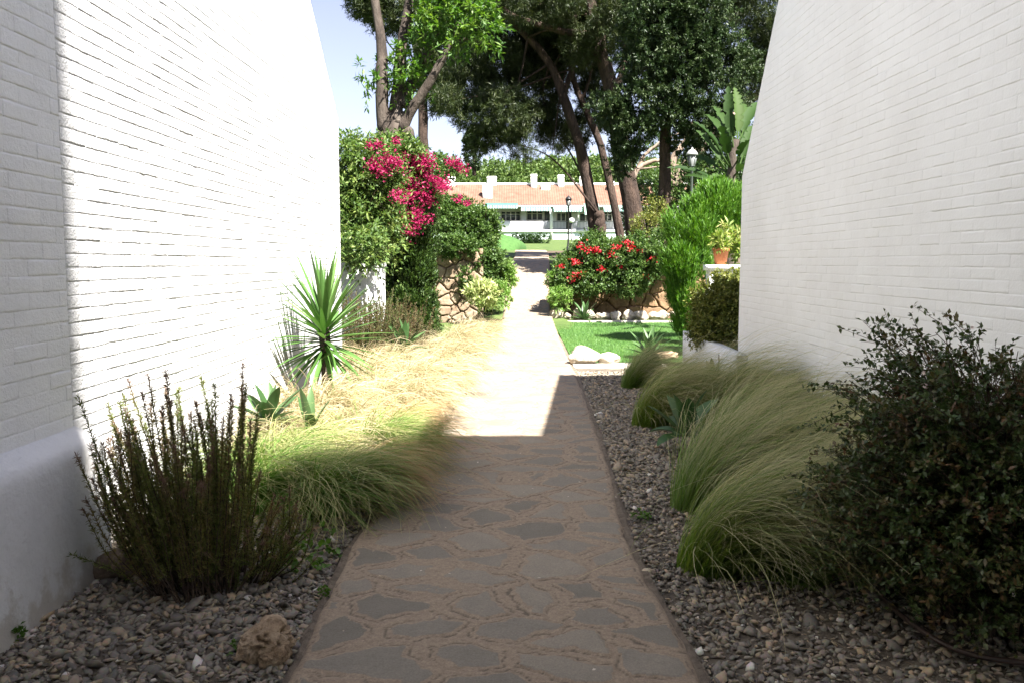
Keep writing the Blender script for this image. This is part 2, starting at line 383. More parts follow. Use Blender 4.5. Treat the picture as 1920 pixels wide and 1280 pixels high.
# brown bed soil beside the path, one sheet 1 cm above the ground
mb = MB()
ysb = np.arange(-6, 17.01, .25)
for side in (-1, 1):
    rows = []
    for y in ysb:
        a, b_ = (pl(y) + .05, -4.0) if side < 0 else (pr(y) - .05, 4.6 if y < 12.2 else pr(y) + .02)
        xx = np.linspace(a, b_, 8)
        rows.append(np.stack([xx, np.full(8, y), -.012 + .02 * fbm(xx * 2, np.full(8, y * 2.), 3)], -1))
    Vv = np.concatenate(rows); i = np.arange(len(ysb) - 1)[:, None] * 8 + np.arange(7)[None]
    mb.add(Vv, np.stack([i, i + 1, i + 9, i + 8], -1).reshape(-1, 4))
tag(mb.build('ground_soil', M['soil'], smooth=True), 'brown bed soil under the grasses beside the path', 'soil', kind='structure')

# pine needle litter under the pines on the terrace
mb = MB()
gx = np.linspace(1.6, 13, 16); gy = np.linspace(28, 46, 18)
V, q = terrain_grid(gx, gy, -.012); mb.add(V, q)
tag(mb.build('ground_litter', M['litter'], smooth=True), 'brown needle litter on the ground under the pines', 'ground', kind='structure')

# ------------------------------------------------------------------ flagstone path
def build_path():
    rs = np.random.RandomState(5)
    mb = MB()
    def part(y0, y1, dy, nx):
        ys_ = np.arange(y0, y1 + dy * .5, dy)
        u = np.linspace(0, 1, nx)
        Y = np.repeat(ys_[:, None], nx, 1)
        wob = .022 * (fbm(ys_ * 3.1, ys_ * 0, 9) - .5) * 2
        wob2 = .022 * (fbm(ys_ * 3.1, ys_ * 0 + 7, 11) - .5) * 2
        X = (pl(ys_) + wob)[:, None] * (1 - u) + (pr(ys_) + wob2)[:, None] * u
        # irregular stones: nearest of jittered seeds, wider than deep
        cx, cy = .36, .24
        wx = X + .05 * (fbm(X * 6, Y * 6, 21) - .5) * 2; wy = Y + .04 * (fbm(X * 6, Y * 6, 33) - .5) * 2
        best = np.full(X.shape, 9.); sec = np.full(X.shape, 9.); bid = np.zeros(X.shape); bx = np.zeros(X.shape); by = np.zeros(X.shape); sx = np.zeros(X.shape); sy = np.zeros(X.shape)
        gi = np.floor(wx / cx).astype(int); gj = np.floor(wy / cy).astype(int)
        for di in (-2, -1, 0, 1, 2):
            for dj in (-2, -1, 0, 1, 2):
                a = gi + di; b = gj + dj
                px = (a + .5 + .5 * (b % 2) + 1.05 * (vnoise(a * 1.0, b * 1.0, 101) - .5)) * cx
                py = (b + .5 + 1.1 * (vnoise(a * 1.0, b * 1.0, 202) - .5)) * cy
                d = np.hypot((px - wx) * .8, py - wy)
                m1 = d < best
                sec = np.where(m1, best, np.minimum(sec, d)); 
                sx = np.where(m1, bx, np.where(d <= sec, px, sx)); sy = np.where(m1, by, np.where(d <= sec, py, sy))
                bid = np.where(m1, vnoise(a * 1.0, b * 1.0, 303), bid)
                bx = np.where(m1, px, bx); by = np.where(m1, py, by); best = np.where(m1, d, best)
        edge = (sec ** 2 - best ** 2) / (2 * np.maximum(np.hypot((bx - sx) * .8, by - sy), .05))
        side = np.minimum(X - X[:, :1], X[:, -1:] - X)
        edge = np.minimum(edge, side - .015)
        rag = .03 * (fbm(X * 13, Y * 13, 41) - .5) * 2 - .022 * vnoise(bid * 97, bid * 31, 77)
        e = edge + rag
        stone = sstep(.012, .05, e)
        crack = np.exp(-((e - .014) / .0035) ** 2) * sstep(.38, .56, fbm(X * 5, Y * 5, 55) + .1)
        vein = np.abs(fbm(X * 5.5 + bid * 30, Y * 9.5, 57, 5) - .5); crack = np.maximum(crack, np.exp(-(vein / .006) ** 2) * sstep(.5, .62, fbm(X * 2.7 + 9, Y * 2.7, 58)) * .8)
        # cleft layers on the slate faces
        lay = np.floor(4 * fbm(X * 4.2 + bid * 9, Y * 7.5, 61, 5)) / 4
        Z = prof(Y) + .03 + .002 * sstep(.006, .03, e) - .004 * crack + .007 * lay * stone + .006 * (fbm(X * 9, Y * 9, 71) - .5) + .005 * (bid - .5) * stone
        Z = Z - .05 * np.exp(-np.maximum(side, 0) / .012) 
        V = np.stack([X, Y, Z], -1).reshape(-1, 3)
        n = len(ys_); i = np.arange(n - 1)[:, None] * nx + np.arange(nx - 1)[None]
        mb.add(V, np.stack([i, i + 1, i + 1 + nx, i + nx], -1).reshape(-1, 4), a=(stone - 1.2 * crack * (1 - stone * .3)).ravel(), b=np.clip(bid * .8 + .1, 0, 1).ravel())
    part(2.2, 10.0, .0095, 150)
    part(-6, 2.2, .1, 40)
    part(10.0, 46, .05, 40)
    o = mb.build('path', M['flag'], smooth=True)
    tag(o, 'crazy paved slate path with tan mortar joints leading away', 'path', kind='structure')
build_path()
# low mortar haunch along both edges of the path
mb = MB()
yy = np.arange(-6, 17, .06)
for side in (-1, 1):
    e = pl(yy) if side < 0 else pr(yy)
    w1 = .012 + .07 * fbm(yy * 2.3, yy * 0 + side, 5)
    rows = [np.stack([e - side * .03, yy, np.full_like(yy, .012)], -1), np.stack([e + side * .01, yy, .016 + .012 * fbm(yy * 9, yy * 0, 6)], -1), np.stack([e + side * w1, yy, np.full_like(yy, -.02)], -1)]
    Vv = np.stack(rows, 1).reshape(-1, 3); i = np.arange(len(yy) - 1)[:, None] * 3 + np.arange(2)[None]
    mb.add(Vv, np.stack([i, i + 1, i + 4, i + 3], -1).reshape(-1, 4), a=.1)
tag(mb.build('path_haunch', rough_mat('haunch_mortar', (.12, .094, .07), (.23, .182, .138), 22, .9, 1.0), smooth=True), 'brown mortar haunch along the edges of the path', 'path edge', kind='structure')

# ------------------------------------------------------------------ gravel
ICO = None
def ico():
    g = (1 + 5 ** .5) / 2
    v = np.array([(-1, g, 0), (1, g, 0), (-1, -g, 0), (1, -g, 0), (0, -1, g), (0, 1, g), (0, -1, -g), (0, 1, -g), (g, 0, -1), (g, 0, 1), (-g, 0, -1), (-g, 0, 1)], float)
    f = np.array([(0,11,5),(0,5,1),(0,1,7),(0,7,10),(0,10,11),(1,5,9),(5,11,4),(11,10,2),(10,7,6),(7,1,8),(3,9,4),(3,4,2),(3,2,6),(3,6,8),(3,8,9),(4,9,5),(2,4,11),(6,2,10),(8,6,7),(9,8,1)])
    return v / np.linalg.norm(v[0]), f
def rot_rand(rs, n):
    q_ = norm(rs.normal(size=(n, 4)))
    w_, x, y, z = q_.T
    return np.stack([1 - 2 * (y * y + z * z), 2 * (x * y - z * w_), 2 * (x * z + y * w_), 2 * (x * y + z * w_), 1 - 2 * (x * x + z * z), 2 * (y * z - x * w_), 2 * (x * z - y * w_), 2 * (y * z + x * w_), 1 - 2 * (x * x + y * y)], -1).reshape(n, 3, 3)
def gravel(name, xy, size, label, seed, white=None):
    rs = np.random.RandomState(seed)
    iv, if_ = ico(); n = len(xy)
    S = size * np.exp(rs.normal(0, .38, n))
    sc_ = np.stack([rs.uniform(.75, 1.3, n), rs.uniform(.6, 1.0, n), rs.uniform(.3, .65, n)], -1) * S[:, None] * .5
    Vv = iv[None] * (1 + rs.uniform(-.45, .4, (n, 12, 1))) * sc_[:, None]
    tilt = rs.normal(0, .35, (n, 2)); a = rs.uniform(0, 2 * PI, n)
    ca, sa = np.cos(a), np.sin(a)
    x = Vv[..., 0] * ca[:, None] - Vv[..., 1] * sa[:, None]; y = Vv[..., 0] * sa[:, None] + Vv[..., 1] * ca[:, None]
    z = Vv[..., 2] + x * tilt[:, :1] + y * tilt[:, 1:]
    zz = rs.uniform(.0, .014, n) + S * .18 - .008
    Vv = np.stack([x + xy[:, :1], y + xy[:, 1:2], z + zz[:, None]], -1)
    T = (if_[None] + (np.arange(n) * 12)[:, None, None]).reshape(-1, 3)
    tint = np.clip(rs.beta(1.7, 1.8, n), 0, .95); tint[rs.rand(n) < .012] = 1.0
    if white is not None: tint = np.where(white & (rs.rand(n) < .7), rs.uniform(.93, 1, n), tint)
    mb = MB(); mb.add(Vv.reshape(-1, 3), tris=T, a=np.repeat(tint, 12))
    return tag(mb.build(name, M['gravel']), label, 'gravel', kind='stuff')
rs = np.random.RandomState(11)
n = 27000
yv = 2.4 + 9.3 * rs.rand(n) ** 1.35
xv = pr(yv) + .015 + (np.where(yv < 5.2, 2.0, .85) * rs.rand(n))
k = xv < 2.6
gravel('gravel', np.stack([xv[k], yv[k]], -1), .0235, 'grey slate gravel strip between the path and the right grasses', 21)
n = 11500
yv = 2.5 + 3.0 * rs.rand(n); xv = -2.05 + (pl(yv) - .03 + 2.05) * rs.rand(n)
gravel('gravel', np.stack([xv, yv], -1), .027, 'grey brown gravel around the rosemary left of the path', 22, white=(xv < -1.93) & (yv > 3.2))
n = 1500
yv = 6 + 10 * rs.rand(n); xv = -2.1 + (pl(yv) - .03 + 2.1) * rs.rand(n)
gravel('gravel', np.stack([xv, yv], -1), .033, 'sunlit gravel under the straw coloured grasses', 23)

# ------------------------------------------------------------------ the two white brick houses
def brick_patch(mb, X0, sgn, y0, y1, ztop, z0, proud, vary, jag, seed, course=.067, blen=.245, fill=.3):
    """painted bricks in running bond on the plane x = X0, facing sgn; ztop(y) is the verge"""
    rs = np.random.RandomState(seed)
    nu, nv = 8, 4
    u = np.array([0, 0, .03, .22, .40, .60, .78, .97, 1, 1.]); v = np.array([0, 0, .13, .87, 1, 1.])
    j = np.arange(int((ztop(np.array([y0, y1])).max() - z0) / course) + 1)
    B = []
    for jj in j:
        ystart = y0 - blen * (.5 if jj % 2 else 0) - rs.rand() * .03
        yb = np.arange(ystart, y1, blen)
        yb = yb + rs.normal(0, .004, len(yb))
        for a, b in zip(yb, np.append(yb[1:], yb[-1] + blen)):
            B.append((max(a, y0), min(b, y1), z0 + jj * course))
    B = np.array(B); B = B[(B[:, 1] - B[:, 0] > .03) & (B[:, 2] < ztop((B[:, 0] + B[:, 1]) / 2))]
    n = len(B)
    jw, jh = .006, .0055
    ya = B[:, 0] + jw * .5; yb = B[:, 1] - jw * .5
    za = B[:, 2] + jh * .5; zb = B[:, 2] + course - jh * .5
    Y = ya[:, None, None] + (yb - ya)[:, None, None] * u[None, None, :] + np.zeros((n, nv + 2, nu + 2))
    Z = za[:, None, None] + (zb - za)[:, None, None] * v[None, :, None] + np.zeros((n, nv + 2, nu + 2))
    wav = .004 * (vnoise(B[:, :1] * 3.1, B[:, 2:3] * 40, seed)[:, :, None] - .5)
    Z += wav
    # ragged lower edge, slight jitter everywhere
    Z[:, 1, 1:-1] += rs.normal(0, jag, (n, nu)); Z[:, -2, 1:-1] += rs.normal(0, jag * .5, (n, nu))
    P = proud + vary * (rs.rand(n)[:, None, None] ** 1.5) + rs.normal(0, vary * .12, (n, nv + 2, nu + 2))
    P += vary * .6 * (rs.rand(n)[:, None, None] - .5) * (1 - 2 * v[None, :, None])     # some bricks tip outwards
    bad = rs.rand(n) < .06
    P[bad] += rs.normal(0, vary * .5, P[bad].shape)
    P[:, 1, :] *= .92; P[:, -2, :] *= .74; P[:, :, 1] *= .85; P[:, :, -2] *= .85       # worn arrises
    P = np.maximum(P, .0006)
    ring = np.zeros((nv + 2, nu + 2), bool); ring[0] = ring[-1] = True; ring[:, 0] = ring[:, -1] = True
    P[:, :, 1] *= .8; P[:, :, -2] *= .8
    endc = np.zeros((nv + 2, nu + 2), bool); endc[1:-1, 0] = endc[1:-1, -1] = True
    P[:, 1:-1, 0] = P[:, 1:-1, 1] * .62; P[:, 1:-1, -1] = P[:, 1:-1, -2] * .62
    low = np.where(rs.rand(n) < fill, rs.uniform(.35, .85, n), -.5)
    Pin = np.concatenate([P[:, 1:2], P[:, 1:-1], P[:, -2:-1]], 1)
    P = np.where((ring & ~endc)[None], np.where(low[:, None, None] > 0, Pin * low[:, None, None], -.001), P)
    Z[:, 0, 1:-1] = Z[:, 1, 1:-1] - .0012; Z[:, -1, 1:-1] = Z[:, -2, 1:-1] + .002
    Y[:, :, 0] -= .002; Y[:, :, -1] += .002
    Z = np.minimum(Z, ztop(Y) - .003); Y = np.minimum(Y, y1 - .001)
    Vv = np.stack([X0 + sgn * P, Y, Z], -1).reshape(-1, 3)
    w_ = nu + 2; hh = nv + 2
    i = (np.arange(hh - 1)[:, None] * w_ + np.arange(w_ - 1)[None]).reshape(-1)
    q = np.stack([i, i + 1, i + 1 + w_, i + w_], -1)
    if sgn < 0: q = q[:, ::-1]
    q = (q[None] + (np.arange(n) * w_ * hh)[:, None, None]).reshape(-1, 4)
    mb.add(Vv, q)

def prism(mb, prof_yz, x0, x1):
    """polygon in (y, z) extruded along x"""
    n = len(prof_yz)
    A = [(x0, y, z) for y, z in prof_yz]; Bv = [(x1, y, z) for y, z in prof_yz]
    return A, Bv, n

def ngon_prism(name, prof_yz, x0, x1, mat, parent):
    me = bpy.data.meshes.new(name); n = len(prof_yz)
    verts = [(x0, y, z) for y, z in prof_yz] + [(x1, y, z) for y, z in prof_yz]
    faces = [tuple(range(n)), tuple(range(2 * n - 1, n - 1, -1))] + [(i, i + n, (i + 1) % n + n, (i + 1) % n) for i in range(n)]
    me.from_pydata(verts, [], faces); me.update(); me.materials.append(mat)
    o = bpy.data.objects.new(name, me); col.objects.link(o); o.parent = parent
    return o

XL, XN, XR = -2.16, -2.13, 2.55
lh = thing('brick_house', 'sunlit white painted brick gable on the left with a rendered plinth', 'house')
lprof = [(10.63, -.2), (10.63, 3.25), (2.5, 9.4), (-9, 9.4), (-9, -.2)]
ngon_prism('gable_core', lprof, XL - 6, XL, M['wall'], lh)
def lverge(y): return np.interp(y, [2.5, 10.63], [9.4, 3.25])
mb = MB(); brick_patch(mb, XL, 1, 4.0, 10.63, lambda y: np.minimum(lverge(y), 5.2), 0, .0015, .0027, .0022, 3, fill=.25)
mb.build('brick_wall', M['wall'], lh, smooth=True)
mb = MB(); mb.box(XL - .2, XN, -9, 4.055, -.2, 9.0)
brick_patch(mb, XN, 1, 1.5, 4.055, lambda y: np.full(np.shape(y), 3.4), 0.70, .0012, .0022, .0013, 4, course=.074, blen=.25, fill=.5)
pier = mb.build('brick_pier', M['pier'], lh)
me = pier.data; fl = np.ones(len(me.polygons), bool); fl[:6] = False; me.polygons.foreach_set('use_smooth', fl)
mb = MB()                                                   # battered plinth with a sloping top and a rounded edge
prs = [(-1.965, -.2), (-1.985, .3), (-2.0, .60), (-2.008, .645), (-2.028, .668), (-2.06, .682), (-2.1299, .715), (-2.3, .715), (-2.3, -.2)]
yl = np.linspace(0, 4.075, 60); Vv = []
for y in yl:
    for k_, (x, z) in enumerate(prs):
        Vv.append((x + (.006 * (vnoise(y * 4, z * 4, 8) - .5) if k_ < 6 else 0), y, z + (.006 * (vnoise(y * 5, z * 2, 9) - .5) if 2 <= k_ < 6 else 0)))
npz = len(prs); i = (np.arange(len(yl) - 1)[:, None] * npz + np.arange(npz - 1)[None])
mb.add(Vv, np.stack([i, i + npz, i + npz + 1, i + 1], -1).reshape(-1, 4))
e0 = (len(yl) - 1) * npz
mb.t.append(np.array([(e0 + 8, e0 + a, e0 + a + 1) for a in range(npz - 2)])[:, ::-1])
mb.build('plinth', M['render'], lh, smooth=True)

rh = thing('brick_house', 'shaded white painted brick gable on the right behind the bushes', 'house')
rprof = [(9.7, -.2), (9.7, 2.46), (8.24, 4.4), (3.75, 5.2), (2.53, 7.0), (2.42, 7.15), (.94, 7.5), (-2.8, 10.5), (-9, 10.5), (-9, -.2)]  # roofline above the view is invented, stepped to cast the path's shadow edges
ngon_prism('gable_core', rprof, XR, XR + 6, M['wall_smooth'], rh)
def rverge(y): return np.interp(y, [8.24, 9.7], [4.4, 2.46])
mb = MB(); brick_patch(mb, XR, -1, 1.5, 9.7, lambda y: np.minimum(rverge(y), 4.4), 0, .0009, .0017, .0014, 7, fill=.62)
mb.build('brick_wall', M['wall_smooth'], rh, smooth=True)
# unseen slab above and behind the camera, added to darken the foreground
mb = MB(); mb.box(-2.12, XR - .002, -7, -.1, 3.2, 5.0)
mb.build('overhead_shade_slab', M['render'], rh)
mb = MB(); mb.box(XR, XR + .22, -9, -3.12, 10.4, 14.8); mb.build('shadow_fin', M['wall_smooth'], rh)  # unseen fin, added to keep the sun off the near left pier

# ------------------------------------------------------------------ plants: generators
def leaves_add(mb, rs, P, D, Nn, Ls, Ws, tint, along=0.0, fold=.18, mid=.45):
    n = len(P)
    D = norm(D); S = norm(np.cross(D, Nn)); U = np.cross(S, D)
    Ls = np.broadcast_to(Ls, (n,))[:, None]; Ws = np.broadcast_to(Ws, (n,))[:, None]
    m_ = P + D * Ls * mid
    V = np.stack([P, m_ + S * Ws * .5 + U * Ws * fold, P + D * Ls, m_ - S * Ws * .5 + U * Ws * fold], 1).reshape(-1, 3)
    i = np.arange(n) * 4
    T = np.concatenate([np.stack([i, i + 1, i + 2], -1), np.stack([i, i + 2, i + 3], -1)])
    mb.add(V, tris=T, a=np.repeat(np.broadcast_to(tint, (n,)), 4), b=np.repeat(np.broadcast_to(along, (n,)), 4))

def blob_points(rs, blobs, n, shell=.55):
    """points and outward directions in a union of ellipsoids (cx,cy,cz,rx,ry,rz[,weight])"""
    B = np.array([b[:6] for b in blobs], float)
    wgt = np.array([b[6] if len(b) > 6 else 1.0 for b in blobs]) * (B[:, 3] * B[:, 4] * B[:, 5]) ** .72
    idx = rs.choice(len(B), n, p=wgt / wgt.sum())
    d = norm(rs.normal(size=(n, 3)))
    r = (shell ** 3 + (1 - shell ** 3) * rs.rand(n)) ** (1 / 3)
    r *= 1 + .18 * (rs.rand(n) - .5)
    return B[idx, :3] + d * B[idx, 3:6] * r[:, None], d

def twiggy(mb, rs, blobs, n_tw, per, Ls, Ws, tl, shell=.5, up=.3, out=.9, rnd=.6, spread=.8, tintvar=.25, droop=0.0, flat=0.0, gap=.55):
    """sprays of leaves: twigs standing off the crown's surface, leaves along each"""
    P, d = blob_points(rs, blobs, int(n_tw * (1 + gap)), shell)
    fq = 2.4 / np.median([max(b[3], b[5]) for b in blobs]); of = rs.rand(3) * 40
    sc_ = vnoise(P[:, 0] * fq + of[0], P[:, 2] * fq + P[:, 1] * fq * .6 + of[1], 3) + .5 * vnoise(P[:, 1] * fq * 2 + of[2], P[:, 2] * fq * 2 + P[:, 0] * fq, 4) + .45 * rs.rand(len(P))
    kp = np.argsort(-sc_)[:n_tw]; P = P[kp]; d = d[kp]
    P = P + d * ((sc_[kp] - 1.0) * .22 / fq * 2.4)[:, None]
    td = norm(d * out + np.array([0, 0, up]) + rs.normal(0, rnd, (n_tw, 3)))
    tt = rs.rand(n_tw)
    s = rs.rand(n_tw, per)
    tln = tl * rs.uniform(.6, 1.3, n_tw)
    base = P[:, None] + td[:, None] * (s * tln[:, None])[..., None]
    base[..., 2] -= droop * (s ** 2) * tln[:, None]
    side = rs.normal(size=(n_tw, per, 3)); side[..., 2] *= (1 - flat)
    D = norm(td[:, None] * (1 - spread * .5) + norm(side) * spread)
    D[..., 2] -= droop * .6
    Nn = norm(rs.normal(0, .5, (n_tw, per, 3)) + np.array([0, 0, 1.0]))
    n = n_tw * per
    tint = np.clip(tt[:, None] * .7 + .15 + rs.normal(0, tintvar, (n_tw, per)), 0, 1)
    leaves_add(mb, rs, base.reshape(n, 3), D.reshape(n, 3), Nn.reshape(n, 3), Ls * rs.uniform(.65, 1.25, n), Ws * rs.uniform(.7, 1.2, n), tint.ravel(), s.ravel())
    return P, td

def tube(mb, pts, rad, seg=8, rough=0.0, rs=None, a=.5, cap=True):
    pts = np.asarray(pts, float); n = len(pts)
    rad = np.broadcast_to(rad, (n,)).astype(float)
    tan = norm(np.gradient(pts, axis=0))
    ref = np.array([0.13, 1.0, 0.07]) if abs(tan[0][1]) < .85 else np.array([1.0, .1, .1])
    A = norm(np.cross(tan, ref)); Bv = np.cross(tan, A)
    th = np.linspace(0, 2 * PI, seg, endpoint=False)
    rr = rad[:, None] * np.ones((1, seg))
    if rough and rs is not None: rr = rr * (1 + rs.normal(0, rough, (n, seg)))
    V = pts[:, None] + (A[:, None] * np.cos(th)[None, :, None] + Bv[:, None] * np.sin(th)[None, :, None]) * rr[..., None]
    i = np.arange(n - 1)[:, None] * seg + np.arange(seg)[None]; j = np.arange(n - 1)[:, None] * seg + (np.arange(seg)[None] + 1) % seg
    q = np.stack([i, j, j + seg, i + seg], -1).reshape(-1, 4)
    V = V.reshape(-1, 3)
    tr = None
    if cap:
        V = np.concatenate([V, pts[:1], pts[-1:]]); c0 = n * seg
        k = np.arange(seg)
        tr = np.concatenate([np.stack([(k + 1) % seg, k, np.full(seg, c0)], -1), np.stack([(n - 1) * seg + k, (n - 1) * seg + (k + 1) % seg, np.full(seg, c0 + 1)], -1)])
    mb.add(V, q, tr, a=a)

def smooth_line(pts, n):
    """Catmull-Rom through control points"""
    p = np.asarray(pts, float); p = np.concatenate([[2 * p[0] - p[1]], p, [2 * p[-1] - p[-2]]])
    t = np.linspace(0, len(p) - 3 - 1e-6, n); i = t.astype(int); f = (t - i)[:, None]
    a, b, c, d = p[i], p[i + 1], p[i + 2], p[i + 3]
    return .5 * ((2 * b) + (c - a) * f + (2 * a - 5 * b + 4 * c - d) * f ** 2 + (3 * b - a - 3 * c + d) * f ** 3)

def limb(mb, pts, r0, r1, n=14, seg=9, rs=None):
    p = smooth_line(pts, n)
    if rs is not None: p = p + rs.normal(0, r0 * .10, p.shape) * np.linspace(.2, 1, n)[:, None]
    t = np.linspace(0, 1, n)
    tube(mb, p, r0 + (r1 - r0) * t, seg, .05, rs)

# ------------------------------------------------------------------ feather grass
def grass_mesh(seed, mat, n=1500, length=.62, wind=(1, -.25), sweep=1.0, stiff=0.0, droop=0.0, wid=.0021, jit=.6, outw=.45, br=.11):
    rs = np.random.RandomState(seed)
    a = rs.uniform(0, 2 * PI, n); rr = br * np.sqrt(rs.rand(n))
    P0 = np.stack([rr * np.cos(a), rr * np.sin(a), np.full(n, -.01)], -1)
    wd = np.array(wind) / np.hypot(*wind)
    # lock-wise azimuth: blades fall in a few tresses
    nl = 11
    lock = rs.randint(0, nl, n)
    lock_az = np.stack([wd[0] * sweep + rs.normal(0, jit, nl), wd[1] * sweep + rs.normal(0, jit * 1.08, nl)], -1)[lock]
    az = lock_az + rs.normal(0, .2, (n, 2)) + outw * np.stack([np.cos(a), np.sin(a)], -1)
    az = az / np.maximum(np.linalg.norm(az, axis=1, keepdims=True), 1e-6)
    Ln = length * np.clip(rs.normal(1, .2, n), .45, 1.45) * (1 + .12 * rs.normal(0, 1, nl)[lock])
    th0 = np.abs(rs.normal(.22, .18, n)); th1 = (rs.normal(1.65, .2, n) + rs.normal(0, .28, nl)[lock] + droop) * (1 - .35 * stiff)
    ns = 9; s = np.linspace(0, 1, ns)
    pw = rs.uniform(1.0, 1.9, n)
    th = th0[:, None] + th1[:, None] * s[None] ** pw[:, None]
    wig = rs.normal(0, .26, (n, 1)) * s[None] ** 2 + .10 * np.sin(s[None] * rs.uniform(2, 7, (n, 1)) + rs.uniform(0, 6, (n, 1))) * s[None]
    ds = Ln[:, None] / (ns - 1)
    hx = np.cumsum(np.sin(th) * ds, 1) - np.sin(th[:, :1]) * ds; hz = np.cumsum(np.cos(th) * ds, 1) - np.cos(th[:, :1]) * ds
    hz = np.maximum(hz, .012 + .05 * rs.rand(n)[:, None] * s[None])
    lat = np.stack([-az[:, 1], az[:, 0]], -1)
    Pp = np.zeros((n, ns, 3))
    Pp[..., :2] = P0[:, None, :2] + az[:, None] * hx[..., None] + lat[:, None] * (wig * hx)[..., None]
    Pp[..., 2] = P0[:, None, 2] + hz
    rot = rs.uniform(-.9, .9, n)
    sv = np.concatenate([lat * np.cos(rot)[:, None], np.sin(rot)[:, None]], -1)
    wdt = wid * np.interp(s, [0, .3, .7, 1], [1.0, 1.0, .75, .25])[None] * rs.uniform(.7, 1.4, n)[:, None]
    A = Pp + sv[:, None] * wdt[..., None]; Bv = Pp - sv[:, None] * wdt[..., None]
    V = np.stack([A, Bv], 2).reshape(-1, 3)
    i = (np.arange(n) * ns * 2)[:, None] + (np.arange(ns - 1) * 2)[None]
    q = np.stack([i, i + 1, i + 3, i + 2], -1).reshape(-1, 4)
    tint = np.clip(rs.rand(nl)[lock] * .55 + rs.rand(n) * .6 - .08, 0, 1)
    # some blades stay green to the tip, others are straw-coloured awns
    off = rs.choice([-.45, 0, .15], n, p=[.28, .42, .30])
    al = np.clip(s[None] + off[:, None], 0, 1)
    mb = MB(); mb.add(V, q, a=np.repeat(tint, ns * 2), b=np.repeat(al.reshape(-1), 2))
    return mb, mat

def grass_proto(*a, **k):
    mb, mat = grass_mesh(*a, **k)
    o = mb.build('feather_grass_clump', mat, smooth=True)
    return o
protoL = [grass_proto(100 + i, M['feather'], n=1500, wind=(1, -.5), length=.60, sweep=.8, droop=.3, br=.075, outw=.35) for i in range(4)]
protoLg = [grass_proto(120 + i, M['feather_fresh'], n=1800, wind=(1, -.25), length=.66, sweep=.85, droop=.3) for i in range(2)]
protoRd = [grass_proto(130, M['feather_red'], n=1600, wind=(1, -.4), length=.60, sweep=.9, droop=.35)]
protoR = [grass_proto(140 + i, M['feather_green'], n=3000, wind=(1, .05), length=.74, sweep=1.2, droop=.08, wid=.0013, jit=.42, outw=.32, br=.17) for i in range(3)]
used = set()
def clump(proto, x, y, s, label, group, rz=0.0, z=0.0):
    if proto.name in used:
        o = proto.copy(); col.objects.link(o)
    else:
        o = proto; used.add(proto.name)
    o.location = (x, y, z); o.rotation_euler = (0, 0, rz); o.scale = (s * 1.04, s * 1.04, s * (.9 if y < 7 else 1.04))
    return tag(o, label, 'grass clump', group)
GL = 'feather grass clumps left of the path'; GR = 'feather grass clumps right of the path'
left = [
 (protoLg[0], -1.16, 4.95, 1.0, 'big half shaded green grass clump spilling towards the path beside the rosemary'),
 (protoLg[1], -1.56, 5.05, .95, 'green grass clump directly behind the right side of the rosemary'),
 (protoRd[0], -1.0, 5.3, .85, 'tan brown grass clump drooping on the path edge nearest the viewer'),
 (protoLg[0], -1.82, 5.6, .95, 'green and straw grass clump between the white wall and the rosemary tips'),
 (protoL[0], -1.42, 5.75, 1.0, 'pale grass clump in front of the two upright agave blades'),
 (protoLg[0], -1.62, 5.55, .95, 'fresh green grass clump between the rosemary and the broad agave'),
 (protoL[1], -1.95, 7.6, 1.0, 'straw grass clump against the sunlit wall at the foot of the yucca'),
 (protoLg[1], -1.06, 6.0, .95, 'pale green grass clump leaning over the shadow line on the path'),
 (protoL[1], -1.85, 6.7, 1.0, 'straw grass clump growing at the foot of the broad agave by the wall'),
 (protoL[2], -1.42, 6.75, 1.05, 'thick straw grass clump right of the broad agave'),
 (protoRd[0], -1.05, 6.8, .95, 'reddish tan grass clump on the path edge at the shadow corner'),
 (protoL[3], -1.68, 7.25, 1.08, 'bright straw grass clump below the yucca on its wall side'),
 (protoL[0], -1.25, 7.7, .95, 'bright straw grass clump right below the yucca'),
 (protoL[1], -.95, 8.0, .95, 'sunlit straw grass clump trailing tips onto the sunny paving'),
 (protoL[2], -1.65, 8.8, 1.0, 'straw grass clump just behind the yucca trunk'),
 (protoL[3], -1.15, 9.0, 1.05, 'full blond grass clump between yucca and path'),
 (protoL[1], -.84, 9.5, .95, 'blond grass clump with dark drooping tips on the paving'),
 (protoL[0], -1.5, 10.2, 1.0, 'blond grass clump beside the far small agave'),
 (protoL[1], -1.95, 10.9, 1.05, 'tall blond grass clump against the far end of the sunlit wall'),
 (protoL[3], -1.75, 9.8, .95, 'blond grass clump by the wall between the yucca and the far rosemary'),
 (protoL[2], -.95, 10.4, 1.05, 'blond grass clump on the path edge past the yucca'),
 (protoL[3], -1.25, 11.6, 1.0, 'blond grass clump in front of the far rosemary'),
 (protoL[1], -.74, 11.9, 1.0, 'blond grass clump at the path edge beside the far rosemary'),
 (protoL[0], -1.02, 13.2, 1.05, 'blond grass clump right of the far rosemary'),
 (protoL[2], -.62, 14.0, 1.0, 'second last blond grass clump along the path edge'),
 (protoL[3], -.95, 15.2, 1.0, 'far blond grass clump in front of the stone wall'),
 (protoL[1], -.55, 16.2, .95, 'last and smallest looking blond grass clump along the path edge'),
]
rs = np.random.RandomState(77)
for p, x, y, s, lab in left: clump(p, x, y, s * 1.02, lab, GL, rs.uniform(-.35, .35))
